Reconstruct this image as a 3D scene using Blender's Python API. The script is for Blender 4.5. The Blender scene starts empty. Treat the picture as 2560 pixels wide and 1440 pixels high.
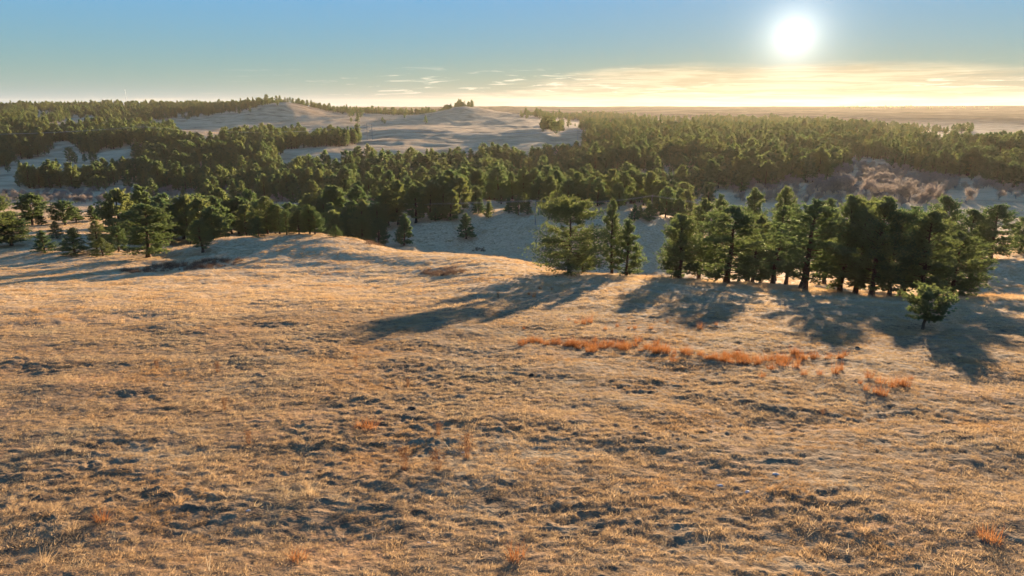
import bpy, math, random
import numpy as np
from mathutils import Vector

# ------------------------------------------------------------------ camera, sky, sun, exposure
SCN = bpy.context.scene
COL = SCN.collection
IMG_W, IMG_H, FPX = 2560.0, 1440.0, 1707.0
HORIZON = 262.0
PITCH = math.atan((IMG_H / 2 - HORIZON) / FPX)
CAM_Z = 9.0
CP, SP = math.cos(PITCH), math.sin(PITCH)

cam_data = bpy.data.cameras.new('camera')
cam_data.sensor_width = 36.0
cam_data.lens = 36.0 * FPX / IMG_W
cam_data.clip_start = 0.1
cam_data.clip_end = 80000.0
cam = bpy.data.objects.new('camera', cam_data)
cam.location = (0, 0, CAM_Z)
cam.rotation_euler = (math.pi / 2 - PITCH, 0, 0)
COL.objects.link(cam)
SCN.camera = cam


def ray(px, py):
    """direction of a photograph pixel as (right/forward, up/forward)"""
    uc = IMG_H / 2 - py
    fw = FPX * CP + uc * SP
    up = uc * CP - FPX * SP
    return (px - IMG_W / 2) / fw, up / fw


def project(x, y, z):
    z = z - CAM_Z
    d = y * CP - z * SP
    u = y * SP + z * CP
    return IMG_W / 2 + FPX * x / d, IMG_H / 2 - FPX * u / d


_rx, _rz = ray(1985, 90)
SUN_DIR = Vector((_rx, 1.0, _rz)).normalized()
SUN_EL = math.asin(SUN_DIR.z)
SUN_AZ = math.atan2(SUN_DIR.x, SUN_DIR.y)

EXPOSURE = 2.3
SUN_STRENGTH = 5.0
SKY_STRENGTH = 0.10
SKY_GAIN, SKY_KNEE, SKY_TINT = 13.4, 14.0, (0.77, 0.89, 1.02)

sun_data = bpy.data.lights.new('sun', 'SUN')
sun_data.energy = SUN_STRENGTH
sun_data.angle = math.radians(0.6)
sun_data.color = (1.0, 0.76, 0.50)
sun = bpy.data.objects.new('sun', sun_data)
sun.rotation_euler = SUN_DIR.to_track_quat('Z', 'Y').to_euler()
sun.location = (0, 0, 100)
COL.objects.link(sun)

SCN.view_settings.view_transform = 'Standard'
SCN.view_settings.look = 'None'
SCN.view_settings.exposure = EXPOSURE
SCN.view_settings.gamma = 1.0
SCN.view_settings.use_curve_mapping = False
SCN.render.engine = 'CYCLES'
cy = SCN.cycles
cy.use_denoising = True
try:
    cy.denoiser = 'OPENIMAGEDENOISE'
    cy.denoising_prefilter = 'ACCURATE'
    cy.denoising_input_passes = 'RGB_ALBEDO_NORMAL'
except Exception:
    pass
cy.max_bounces = 6
cy.diffuse_bounces = 3
cy.glossy_bounces = 1
cy.transmission_bounces = 3
cy.volume_bounces = 0
cy.transparent_max_bounces = 8
cy.caustics_reflective = False
cy.caustics_refractive = False
cy.sample_clamp_indirect = 6.0
cy.use_adaptive_sampling = False
cy.volume_step_rate = 1.0


class NT:
    """small helper to wire shader nodes"""
    def __init__(self, tree):
        self.t = tree
        self.n = tree.nodes
        self.l = tree.links

    def add(self, kind, ins=None, **props):
        nd = self.n.new(kind)
        for k, v in props.items():
            setattr(nd, k, v)
        for k, v in (ins or {}).items():
            sock = nd.inputs[k]
            if hasattr(v, 'is_output') or isinstance(v, bpy.types.NodeSocket):
                self.l.new(v, sock)
            else:
                sock.default_value = v
        return nd

    def math(self, op, a, b=None, c=None, clamp=False):
        nd = self.n.new('ShaderNodeMath')
        nd.operation = op
        nd.use_clamp = clamp
        for i, v in enumerate((a, b, c)):
            if v is None:
                continue
            if isinstance(v, bpy.types.NodeSocket):
                self.l.new(v, nd.inputs[i])
            else:
                nd.inputs[i].default_value = v
        return nd.outputs[0]

    def ramp(self, fac, stops, interp='LINEAR'):
        nd = self.n.new('ShaderNodeValToRGB')
        cr = nd.color_ramp
        cr.interpolation = interp
        while len(cr.elements) < len(stops):
            cr.elements.new(0.5)
        for e, (p, c) in zip(cr.elements, stops):
            e.position = p
            e.color = (c[0], c[1], c[2], 1.0) if not isinstance(c, (int, float)) else (c, c, c, 1.0)
        self.l.new(fac, nd.inputs[0])
        return nd.outputs[0]

    def mix(self, fac, a, b, mode='MIX'):
        nd = self.n.new('ShaderNodeMix')
        nd.data_type = 'RGBA'
        nd.blend_type = mode
        for key, v in ((0, fac), (6, a), (7, b)):
            if isinstance(v, bpy.types.NodeSocket):
                self.l.new(v, nd.inputs[key])
            elif key == 0:
                nd.inputs[0].default_value = v
            else:
                nd.inputs[key].default_value = (v[0], v[1], v[2], 1.0)
        return nd.outputs[2]

    def smooth(self, v, lo, hi):
        nd = self.n.new('ShaderNodeMapRange')
        nd.interpolation_type = 'SMOOTHSTEP'
        self.l.new(v, nd.inputs['Value'])
        nd.inputs['From Min'].default_value = lo
        nd.inputs['From Max'].default_value = hi
        return nd.outputs[0]


world = bpy.data.worlds.new('World')
SCN.world = world
world.use_nodes = True
W = NT(world.node_tree)
W.n.clear()
sky = W.add('ShaderNodeTexSky', sky_type='NISHITA')
sky.sun_disc = False
sky.sun_elevation = SUN_EL
sky.sun_rotation = SUN_AZ
sky.altitude = 1000.0
sky.air_density = 1.0
sky.dust_density = 0.06
sky.ozone_density = 3.0
tc = W.add('ShaderNodeTexCoord')
dirv = W.add('ShaderNodeVectorMath', {0: tc.outputs['Generated']}, operation='NORMALIZE').outputs[0]
sep = W.add('ShaderNodeSeparateXYZ', {0: dirv})
dx, dy, dz = sep.outputs
# angle to the sun
cosang = W.add('ShaderNodeVectorMath', {0: dirv, 1: tuple(SUN_DIR)}, operation='DOT_PRODUCT').outputs['Value']
ang = W.math('ARCCOSINE', W.math('MINIMUM', cosang, 0.9999999))
# sky brightness evened: brightest part held back, unseen zenith lifted to fill shadows
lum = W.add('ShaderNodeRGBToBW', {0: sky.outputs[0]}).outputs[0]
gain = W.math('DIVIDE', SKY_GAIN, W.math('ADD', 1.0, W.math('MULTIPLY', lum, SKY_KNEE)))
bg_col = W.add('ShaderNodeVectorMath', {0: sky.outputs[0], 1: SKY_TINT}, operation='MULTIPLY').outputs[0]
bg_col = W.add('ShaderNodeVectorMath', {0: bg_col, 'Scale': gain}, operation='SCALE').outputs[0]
# pale air low over the horizon
low = W.math('MULTIPLY', W.math('EXPONENT', W.math('MULTIPLY', W.math('MAXIMUM', dz, 0.0), -30.0)), 0.88)
pale = W.mix(W.smooth(ang, 0.9, 0.05), (0.86, 1.12, 1.32), (1.10, 0.98, 0.76))
bg_col = W.mix(low, bg_col, pale)
# thin high-cloud bank low over the horizon, thickest below the sun
az = W.math('ARCTAN2', dx, dy)
def cloud_noise(ka, kz, off, detail, rough, dist):
    v = W.add('ShaderNodeCombineXYZ', {0: W.math('MULTIPLY', az, ka), 1: W.math('MULTIPLY', dz, kz), 2: off})
    return W.add('ShaderNodeTexNoise', {'Vector': v.outputs[0], 'Scale': 1.0, 'Detail': detail, 'Roughness': rough, 'Distortion': dist}).outputs[0]


n0 = cloud_noise(4.5, 22.0, 1.3, 5.0, 0.6, 0.3)
n1 = cloud_noise(6.5, 105.0, 3.7, 8.0, 0.62, 0.9)
n2 = cloud_noise(10.0, 230.0, 9.1, 5.0, 0.58, 0.8)
n3 = cloud_noise(19.0, 240.0, 21.4, 7.0, 0.60, 0.5)
sun_az_d = W.math('ABSOLUTE', W.math('SUBTRACT', az, SUN_AZ))
near_sun = W.smooth(sun_az_d, 0.62, 0.06)
# ragged upper edge, highest near the sun
top_edge = W.math('ADD', 0.014, W.math('ADD', W.math('MULTIPLY', near_sun, 0.038), W.math('MULTIPLY', W.math('SUBTRACT', n0, 0.5), 0.034)))
band = W.smooth(W.math('SUBTRACT', top_edge, dz), -0.006, 0.010)
cover = W.math('ADD', W.math('MULTIPLY', near_sun, 0.42), n1)
cover = W.math('ADD', cover, W.math('MULTIPLY', W.math('SUBTRACT', n2, 0.5), 0.25))
cl = W.math('MULTIPLY', W.smooth(cover, 0.50, 0.86), band)
let_band = W.math('MULTIPLY', W.smooth(dz, 0.008, 0.018), W.smooth(dz, 0.056, 0.034))
let_az = W.math('MULTIPLY', W.smooth(az, -0.45, -0.10), W.smooth(sun_az_d, 0.0, 0.2))
lets = W.math('MULTIPLY', W.smooth(n3, 0.56, 0.68), W.math('MULTIPLY', let_band, let_az))
# forward scattering through the cloud: brighter near the sun
glow = W.smooth(ang, 0.62, 0.02)
c_lit = W.mix(glow, (1.6, 1.46, 1.2), (1.98, 1.70, 1.08))
c_dim = W.mix(glow, (1.2, 1.13, 1.02), (1.45, 1.14, 0.68))
thick = W.smooth(W.math('ADD', W.math('MULTIPLY', n2, 0.55), W.math('MULTIPLY', n1, 0.45)), 0.42, 0.58)
c_cloud = W.mix(thick, c_dim, c_lit)
bg_col = W.mix(W.math('MULTIPLY', cl, 0.85), bg_col, c_cloud)
bg_col = W.mix(W.math('MULTIPLY', lets, 0.7), bg_col, W.mix(glow, (2.2, 2.0, 1.6), (2.8, 2.5, 1.8)))
# the sun itself with its aureole
disc = W.math('MULTIPLY', W.smooth(ang, 0.019, 0.008), 20.0)
aur = W.math('MULTIPLY', W.math('EXPONENT', W.math('MULTIPLY', ang, -46.0)), 3.2)
halo = W.math('MULTIPLY', W.math('EXPONENT', W.math('MULTIPLY', ang, -9.0)), 0.22)
sunsum = W.math('ADD', disc, W.math('ADD', aur, halo))
suncol = W.add('ShaderNodeVectorMath', {0: (1.0, 0.94, 0.82), 'Scale': sunsum}, operation='SCALE').outputs[0]
bg_col = W.mix(1.0, bg_col, suncol, 'ADD')
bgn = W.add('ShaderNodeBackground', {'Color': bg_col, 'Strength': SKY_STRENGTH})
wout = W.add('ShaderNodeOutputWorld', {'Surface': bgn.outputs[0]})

# ------------------------------------------------------------------ helpers
RNG = np.random.default_rng(11)


def tag(o, label=None, cat=None, group=None, kind=None):
    for k, v in (('label', label), ('category', cat), ('group', group), ('kind', kind)):
        if v:
            o[k] = v
    return o


def mesh_arrays(name, verts, faces, mat=None, smooth=False, uv=None):
    """verts (n,3), faces (m,3) or (m,4) arrays -> mesh data"""
    verts = np.asarray(verts, dtype=np.float32)
    faces = np.asarray(faces, dtype=np.int32)
    me = bpy.data.meshes.new(name)
    k = faces.shape[1]
    me.vertices.add(len(verts))
    me.vertices.foreach_set('co', verts.ravel())
    me.loops.add(faces.size)
    me.loops.foreach_set('vertex_index', faces.ravel())
    me.polygons.add(len(faces))
    me.polygons.foreach_set('loop_start', np.arange(0, faces.size, k, dtype=np.int32))
    if smooth:
        me.polygons.foreach_set('use_smooth', np.ones(len(faces), dtype=bool))
    me.update(calc_edges=True)
    if mat:
        me.materials.append(mat)
    return me


def obj(name, me, parent=None):
    o = bpy.data.objects.new(name, me)
    COL.objects.link(o)
    if parent:
        o.parent = parent
    return o


def _hash(ix, iy, seed):
    h = (ix.astype(np.int64) * 374761393 + iy.astype(np.int64) * 668265263 + seed * 974634777) & 0xFFFFFFFF
    h = ((h ^ (h >> 13)) * 1274126177) & 0xFFFFFFFF
    return (h ^ (h >> 16)) & 0xFFFF


def perlin(x, y, seed=0):
    ix = np.floor(x); iy = np.floor(y)
    fx = x - ix; fy = y - iy
    ix = ix.astype(np.int64); iy = iy.astype(np.int64)
    ux = fx * fx * fx * (fx * (fx * 6 - 15) + 10)
    uy = fy * fy * fy * (fy * (fy * 6 - 15) + 10)
    out = []
    for oy in (0, 1):
        for ox in (0, 1):
            a = _hash(ix + ox, iy + oy, seed) * (2 * np.pi / 65536.0)
            out.append(np.cos(a) * (fx - ox) + np.sin(a) * (fy - oy))
    a = out[0] + ux * (out[1] - out[0])
    b = out[2] + ux * (out[3] - out[2])
    return (a + uy * (b - a)) * 1.5


def fbm(x, y, seed=0, octaves=3, gain=0.5):
    s = 0.0; amp = 1.0
    for i in range(octaves):
        s = s + amp * perlin(x * 2 ** i + 17.3 * i, y * 2 ** i - 9.1 * i, seed + i)
        amp *= gain
    return s


def sstep(a, b, x):
    t = np.clip((x - a) / (b - a), 0, 1)
    return t * t * (3 - 2 * t)

# ------------------------------------------------------------------ terrain shape
def softplus(x):
    return np.logaddexp(0, x)


def z_base(y):
    """the near hill: falls away from the viewer, then levels out (relative to the camera)"""
    s = 0.155 * y
    s = 17.0 - 2.0 * softplus((17.0 - s) / 2.0)
    s = -4.0 + 1.5 * softplus((s + 4.0) / 1.5)
    return -9.0 - s


# ground seen in the photograph: (pixel x, pixel y, distance forward in metres)
SEEN = [
    # far edge of the near hill
    (-300, 652, 128), (0, 652, 128), (150, 648, 128), (300, 646, 127), (420, 645, 126), (508, 629, 128), (545, 604, 138), (650, 593, 147),
    (735, 586, 150), (820, 590, 149), (900, 601, 145), (1000, 625, 136), (1100, 633, 128), (1240, 642, 120),
    (1340, 657, 113), (1423, 682, 104), (1530, 686, 101), (1640, 693, 97), (1816, 708, 92), (2008, 724, 87),
    (2130, 739, 83), (2250, 747, 81), (2375, 744, 85), (2470, 738, 92), (2560, 740, 98), (2800, 745, 98),
    (300, 690, 103), (735, 650, 119), (600, 655, 117), (1000, 690, 101), (900, 650, 118),
    # left open slope with young pines
    (112, 631, 136), (187, 638, 133), (142, 596, 165), (40, 610, 152), (82, 563, 205), (234, 553, 220), (-100, 600, 165), (-300, 590, 175),
    # shaded slope and lit top of the second ridge
    (1010, 613, 186), (1050, 585, 205), (1100, 625, 193), (1100, 550, 218), (1250, 634, 186), (1250, 560, 212), (1250, 540, 223), (1250, 520, 250),
    (1250, 500, 285), (1340, 562, 206), (1340, 640, 180), (1640, 662, 172), (1640, 580, 200), (1620, 552, 212),
    (1620, 520, 255), (1450, 505, 270), (1159, 505, 285), (996, 561, 226), (902, 568, 226), (1480, 555, 208),
    # right slope in shade
    (2500, 722, 118), (2500, 690, 130), (2500, 652, 146), (2547, 630, 158), (2800, 640, 155),
    # valley behind
    (1430, 440, 500), (1300, 455, 480), (500, 500, 420), (200, 500, 400), (200, 470, 470), (0, 430, 560), (0, 398, 640),
    (200, 398, 640), (300, 381, 690), (358, 356, 730), (0, 348, 800), (0, 312, 960), (150, 332, 900), (300, 320, 1000),
    (100, 300, 1150), (150, 286, 1400), (800, 470, 460), (600, 440, 540), (450, 400, 640), (560, 368, 760),
    (700, 440, 540), (1000, 440, 520), (1150, 440, 510),
    (-300, 430, 560), (-300, 330, 900), (-300, 265, 2000),
    # skyline ridge and buttes
    (0, 267, 2000), (160, 268, 1950), (300, 265, 1950), (500, 268, 1850), (600, 267, 1750), (660, 266, 1650), (690, 270, 1500),
    (730, 272, 1480), (640, 277, 1440), (600, 286, 1400), (560, 301, 1300), (650, 300, 1300), (780, 279, 1500), (850, 284, 1560), (950, 285, 1600),
    (1034, 288, 1580), (1114, 281, 1520), (1155, 275, 1470), (1190, 281, 1430), (1250, 290, 1380), (1350, 301, 1240), (1160, 300, 1330),
    (1440, 318, 1060), (1040, 305, 1300), (900, 305, 1300),
    # meadow hills in front of the buttes
    (925, 349, 780), (1100, 333, 860), (1300, 331, 850), (1400, 344, 780), (1465, 353, 735), (1200, 371, 670),
    (1000, 377, 650), (800, 393, 610), (720, 405, 590), (700, 358, 780), (450, 326, 1080), (600, 331, 1000), (860, 330, 980),
    # right: forest, valley floor, hills
    (1600, 400, 520), (1600, 360, 680), (1500, 420, 470), (1750, 440, 430), (1900, 440, 430), (2000, 470, 380), (1700, 330, 900),
    (1550, 321, 1060), (1700, 317, 1180), (1600, 296, 1800), (1900, 330, 950), (1500, 284, 3200), (1900, 290, 2400), (2100, 300, 1900),
    (2050, 505, 340), (2100, 400, 540), (2000, 355, 740), (2160, 336, 800), (2160, 360, 720), (2420, 500, 330), (2560, 500, 330), (2400, 532, 296), (2560, 532, 296),
    (2450, 452, 420), (2450, 405, 520), (2560, 385, 520), (2300, 392, 560), (2300, 354, 790), (2300, 340, 860), (2400, 334, 880),
    (2480, 333, 890), (2560, 342, 880), (2400, 312, 1500), (2400, 287, 3000), (2800, 500, 330), (2800, 400, 520), (2800, 335, 900), (2800, 290, 3000),
    # plains and horizon
    (2150, 271, 4200), (2400, 268, 4600), (2560, 265, 4600), (2800, 264, 4600),
    (1250, 272, 3600), (1700, 271.5, 4000), (1700, 267.5, 6000), (1250, 267.5, 6000), (2100, 267, 6000), (700, 267.5, 6000), (0, 267.5, 6000),
    (2560, 266.5, 6000),
]
# ground the photograph hides: (pixel x, distance, height relative to the camera)
HIDDEN = [
    (650, 185, -38), (800, 188, -40), (540, 175, -36), (430, 165, -35), (900, 180, -40), (1000, 165, -38.5), (1100, 165, -39.5), (1240, 158, -40), (1340, 150, -40),
    (1423, 140, -38), (1530, 140, -39), (1640, 145, -40), (1816, 130, -34), (1816, 175, -42), (2008, 120, -32), (2008, 170, -42), (2250, 115, -31), (2250, 170, -41),
    (2400, 105, -30), (2400, 200, -44), (2008, 240, -47), (1816, 240, -46), (2200, 260, -47),
    (700, 330, -50), (300, 330, -50), (1159, 360, -50), (1400, 350, -47), (0, 300, -46), (1620, 330, -46),
    (0, 2800, -45), (400, 2800, -45), (800, 2500, -42), (1150, 2100, -42), (1300, 2300, -40), (2400, 1120, -47), (2250, 1100, -46), (1480, 1500, -40),
    (1700, 9500, -90), (300, 9500, -90), (2560, 9500, -90), (1700, 7500, -35), (300, 7500, -35), (2560, 7500, -35),
]


def _controls():
    pts = []
    for px, py, d in SEEN:
        rx, rz = ray(px, py)
        pts.append((rx * d, d, rz * d))
    for px, d, z in HIDDEN:
        rx, _ = ray(px, 560)
        pts.append((rx * d, d, z))
    P = np.array(pts)
    r = np.hypot(P[:, 0], P[:, 1])
    a = np.arctan2(P[:, 0], P[:, 1])
    v = (P[:, 2] - z_base(P[:, 1])) / r
    out = [np.stack([a, np.log(r), v], 1)]
    for rr in (3, 6, 12, 20, 30, 42, 55, 66):
        for aa in np.radians((-62, -45, -30, -15, 0, 15, 30, 45, 62)):
            out.append(np.array([[aa, math.log(rr), 0.0]]))
    return np.concatenate(out)


CTRL = _controls()
A_SCALE = 1.9


def _kern(d2):
    return 0.5 * d2 * np.log(d2 + 1e-9)


def _fit():
    X = np.stack([CTRL[:, 0] * A_SCALE, CTRL[:, 1]], 1)
    n = len(X)
    d2 = ((X[:, None] - X[None]) ** 2).sum(-1)
    K = _kern(d2) + 2e-4 * np.eye(n)
    Pm = np.concatenate([np.ones((n, 1)), X], 1)
    A = np.zeros((n + 3, n + 3))
    A[:n, :n] = K; A[:n, n:] = Pm; A[n:, :n] = Pm.T
    b = np.concatenate([CTRL[:, 2], np.zeros(3)])
    w = np.linalg.solve(A, b)
    return X.astype(np.float32), w


RX, RW = _fit()


def rbf(a, lr):
    q = np.stack([a * A_SCALE, lr], -1).reshape(-1, 2).astype(np.float32)
    out = np.empty(len(q), dtype=np.float32)
    w = RW[:-3].astype(np.float32)
    for i in range(0, len(q), 40000):
        c = q[i:i + 40000]
        d2 = (c[:, 0:1] - RX[None, :, 0]) ** 2 + (c[:, 1:2] - RX[None, :, 1]) ** 2
        out[i:i + 40000] = _kern(d2) @ w + RW[-3] + c @ RW[-2:].astype(np.float32)
    return out.reshape(np.shape(a))


# the smooth part is tabulated once on an (azimuth, log distance) grid
TA = np.linspace(-math.radians(62), math.radians(62), 420)
TL = np.linspace(math.log(2.0), math.log(40000.0), 620)
TAB = rbf(*np.meshgrid(TA, TL, indexing='ij'))


BUTTES = [(ray(688, 270)[0] * 1470, 1470, 9.0, 62, 130), (ray(745, 274)[0] * 1500, 1500, 5.0, 60, 120), (ray(1155, 275)[0] * 1450, 1450, 9.0, 52, 150), (ray(1010, 330)[0] * 900, 900, 5.0, 60, 70), (ray(1320, 330)[0] * 850, 850, 4.0, 55, 70)]


def terrain(x, y, fine=True):
    """height of the ground in world z"""
    x = np.asarray(x, dtype=np.float64); y = np.asarray(y, dtype=np.float64)
    r = np.maximum(np.hypot(x, y), 2.0)
    a = np.arctan2(x, y)
    ac = np.clip(a, TA[0], TA[-1] - 1e-9)
    fa = (ac - TA[0]) / (TA[1] - TA[0]); fl = np.clip((np.log(r) - TL[0]) / (TL[1] - TL[0]), 0, len(TL) - 1.001)
    ia = np.minimum(fa.astype(int), len(TA) - 2); il = fl.astype(int)
    ta = fa - ia; tl = fl - il
    v = (TAB[ia, il] * (1 - ta) + TAB[ia + 1, il] * ta) * (1 - tl) + (TAB[ia, il + 1] * (1 - ta) + TAB[ia + 1, il + 1] * ta) * tl
    back = sstep(math.radians(70), math.radians(120), np.abs(a))
    z = z_base(y) + v * r * (1 - back)
    # medium swells and gullies, growing with distance
    m1 = sstep(60, 160, r)
    z = z + m1 * 0.5 * fbm(x / 26.0, y / 26.0, 3, 3) * (1 - sstep(800, 1600, r) * 0.5)
    m2 = sstep(500, 900, r)
    z = z + m2 * (3.2 * fbm(x / 120.0, y / 120.0, 8, 4) - 1.6 * np.abs(fbm(x / 70.0, y / 95.0, 21, 3))) * (1 - 0.4 * sstep(2500, 4000, r))
    m3 = sstep(1800, 3600, r)
    z = z + m3 * 4.5 * fbm(x / 700.0, y / 420.0, 33, 3)
    # the two buttes
    for bx, by, amp, sx, sy in BUTTES:
        q = ((x - bx) / sx) ** 2 + ((y - by) / sy) ** 2
        z = z + amp * np.exp(-q) * (1 + 0.25 * fbm(x / 40.0, y / 60.0, 44, 2))
    # gentle unevenness of the near pasture
    n0 = 1 - sstep(140, 260, r)
    z = z + n0 * 0.22 * fbm(x / 7.0, y / 5.0, 40, 2)
    if fine:
        wx = x + 0.5 * perlin(x / 1.7, y / 1.7, 55); wy = y + 0.35 * perlin(x / 1.5, y / 1.5, 56)
        t1 = fbm(wx / 0.85, wy / 0.45, 51, 3, 0.62)
        t2 = perlin(wx / 0.26, wy / 0.17, 60)
        patch = 0.55 + 0.75 * sstep(-0.4, 0.5, fbm(x / 9.0, y / 6.0, 70, 2))
        f = 1 - sstep(90, 150, r)
        z = z + f * patch * (0.060 * t1 + 0.030 * t2 + 0.06 * np.maximum(fbm(wx / 2.4, wy / 1.5, 77, 2), 0) ** 1.3)
    return z + CAM_Z


def find_ground(px, py, dmin, dmax):
    """distance at which the ground projects to a pixel, searched between dmin and dmax"""
    rx, _ = ray(px, py)
    d = np.exp(np.linspace(math.log(dmin), math.log(dmax), 400))
    z = terrain(rx * d, d, False)
    qx, qy = project(rx * d, d, z)
    i = int(np.argmin(np.abs(qy - py) + 0.02 * np.arange(len(d)) / 4.0))
    # keep the pixel column exact at that depth
    dd = float(d[i])
    zz = float(z[i]) - CAM_Z
    xx = (px - IMG_W / 2) / FPX * (dd * CP - zz * SP)
    return xx, dd, float(terrain(xx, dd, False))

# ------------------------------------------------------------------ ground sheet
def new_mat(name):
    m = bpy.data.materials.new(name)
    m.use_nodes = True
    T = NT(m.node_tree)
    T.n.clear()
    return m, T


def ground_material():
    m, T = new_mat('dry_grass_ground')
    geo = T.add('ShaderNodeNewGeometry')
    pos = geo.outputs['Position']

    def noise(scale, detail, rough, sx=1.0, sy=1.0, dist=0.0):
        mp = T.add('ShaderNodeMapping', {'Vector': pos, 'Scale': (sx * scale, sy * scale, scale)})
        return T.add('ShaderNodeTexNoise', {'Vector': mp.outputs[0], 'Scale': 1.0, 'Detail': detail, 'Roughness': rough, 'Distortion': dist}).outputs[0]
    big = noise(0.012, 5, 0.6)
    mid = noise(0.16, 5, 0.65, 1.0, 1.5)
    tuft = noise(1.5, 4, 0.6, 1.0, 1.3)
    fine = noise(9.0, 3, 0.7)
    col = T.ramp(tuft, [(0.30, (0.050, 0.034, 0.022)), (0.46, (0.12, 0.078, 0.044)), (0.62, (0.19, 0.124, 0.066)), (0.80, (0.27, 0.178, 0.096))])
    col = T.mix(T.math('MULTIPLY', T.smooth(mid, 0.50, 0.70), 0.45), col, (0.34, 0.185, 0.085))
    col = T.mix(T.math('MULTIPLY', T.smooth(mid, 0.48, 0.30), 0.35), col, (0.30, 0.245, 0.15))
    col = T.mix(T.math('MULTIPLY', T.smooth(big, 0.52, 0.68), 0.35), col, (0.24, 0.20, 0.12))
    # greyer, brushier sod far away
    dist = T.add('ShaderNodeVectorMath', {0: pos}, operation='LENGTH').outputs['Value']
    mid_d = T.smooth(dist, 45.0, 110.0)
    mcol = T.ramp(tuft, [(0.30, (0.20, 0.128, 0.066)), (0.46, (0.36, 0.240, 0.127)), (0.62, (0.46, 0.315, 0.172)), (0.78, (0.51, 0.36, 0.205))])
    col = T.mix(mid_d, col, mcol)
    far = T.smooth(dist, 160.0, 600.0)
    farn = noise(0.030, 6, 0.7, 1.0, 1.8, 0.6)
    fcol = T.ramp(farn, [(0.28, (0.08, 0.052, 0.032)), (0.42, (0.26, 0.168, 0.090)), (0.56, (0.40, 0.265, 0.145)), (0.72, (0.47, 0.32, 0.18))])
    col = T.mix(T.math('MULTIPLY', far, 0.85), col, fcol)
    plain = T.smooth(dist, 1500.0, 2600.0)
    pn = noise(0.0055, 6, 0.68, 0.6, 2.2, 0.5)
    pcol = T.ramp(pn, [(0.34, (0.035, 0.032, 0.022)), (0.48, (0.10, 0.075, 0.045)), (0.62, (0.17, 0.125, 0.075)), (0.75, (0.22, 0.165, 0.10))])
    col = T.mix(plain, col, pcol)
    col = T.mix(0.5, col, T.ramp(fine, [(0.3, 0.35), (0.7, 0.75)]), 'OVERLAY')
    rough_h = T.math('ADD', T.math('MULTIPLY', tuft, 0.20), T.math('ADD', T.math('MULTIPLY', fine, 0.05), T.math('MULTIPLY', T.math('MULTIPLY', farn, far), 2.2)))
    bmp = T.add('ShaderNodeBump', {'Height': rough_h, 'Strength': 0.8, 'Distance': 1.0})
    near_sh = T.add('ShaderNodeBsdfPrincipled', {'Base Color': col, 'Roughness': 0.95, 'Specular IOR Level': 0.03, 'Normal': bmp.outputs[0]})
    far_sh = T.add('ShaderNodeBsdfDiffuse', {'Color': col, 'Roughness': 0.8, 'Normal': bmp.outputs[0]})
    sh = T.add('ShaderNodeMixShader', {0: T.smooth(dist, 1000.0, 2200.0), 1: near_sh.outputs[0], 2: far_sh.outputs[0]})
    T.add('ShaderNodeOutputMaterial', {'Surface': sh.outputs[0]})
    return m


def build_ground():
    fineA = np.linspace(-math.radians(43), math.radians(43), 610)
    side = np.concatenate([np.linspace(43.4, 62, 40), np.linspace(63.5, 179.0, 40)])
    az = np.concatenate([-np.radians(side[::-1]), fineA, np.radians(side), [math.pi]])
    lr = np.concatenate([np.log([1.0, 3.0, 5.0, 7.0, 8.5]), np.arange(math.log(10), math.log(125), 0.0045),
                         np.arange(math.log(125), math.log(1100), 0.008), np.arange(math.log(1100), math.log(7200), 0.02)])
    R = np.exp(lr)
    A, RR = np.meshgrid(az, R)
    x = RR * np.sin(A); y = RR * np.cos(A)
    z = terrain(x, y)
    n, k = x.shape
    V = np.stack([x, y, z], -1).reshape(-1, 3)
    i = np.arange(n - 1)[:, None]
    j = np.arange(k)[None]
    j2 = (j + 1) % k
    F = np.stack([i * k + j, (i + 1) * k + j, (i + 1) * k + j2, i * k + j2], -1).reshape(-1, 4)[:, ::-1]
    me = mesh_arrays('ground', V, F, ground_material(), smooth=True)
    return tag(obj('ground', me), 'rolling dry grass prairie reaching to the horizon', None, None, 'structure')


ground = build_ground()

# ------------------------------------------------------------------ materials for plants
def leaf_material(name, stops, trans=0.35, rough=0.8, vary=0.35, nscale=0.8, through=(1.0, 1.0, 1.0), gloss=0.0, drift=None):
    """small leaves or needles: diffuse plus light passing through, each plant its own tint"""
    m, T = new_mat(name)
    oi = T.add('ShaderNodeObjectInfo')
    geo = T.add('ShaderNodeNewGeometry')
    nz = T.add('ShaderNodeTexNoise', {'Vector': geo.outputs['Position'], 'Scale': nscale, 'Detail': 2.0})
    f = T.math('ADD', T.math('MULTIPLY', oi.outputs['Random'], 1.0 - vary), T.math('MULTIPLY', nz.outputs[0], vary), clamp=True)
    col = T.ramp(f, stops)
    if drift:
        nb = T.add('ShaderNodeTexNoise', {'Vector': geo.outputs['Position'], 'Scale': 0.16, 'Detail': 4.0, 'Roughness': 0.65})
        col = T.mix(T.smooth(nb.outputs[0], 0.50, 0.66), col, T.mix(1.0, col, drift, 'MULTIPLY'))
        col = T.mix(T.smooth(nb.outputs[0], 0.46, 0.32), col, T.mix(1.0, col, (1.0, 1.08, 1.15), 'MULTIPLY'))
    d = T.add('ShaderNodeBsdfDiffuse', {'Color': col, 'Roughness': 0.6})
    tcol = T.add('ShaderNodeVectorMath', {0: col, 1: through}, operation='MULTIPLY').outputs[0]
    t = T.add('ShaderNodeBsdfTranslucent', {'Color': tcol})
    mx = T.add('ShaderNodeMixShader', {0: trans, 1: d.outputs[0], 2: t.outputs[0]})
    if gloss:
        g = T.add('ShaderNodeBsdfGlossy', {'Color': (0.9, 0.9, 0.8, 1), 'Roughness': 0.42})
        mx = T.add('ShaderNodeMixShader', {0: gloss, 1: mx.outputs[0], 2: g.outputs[0]})
    T.add('ShaderNodeOutputMaterial', {'Surface': mx.outputs[0]})
    return m


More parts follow.
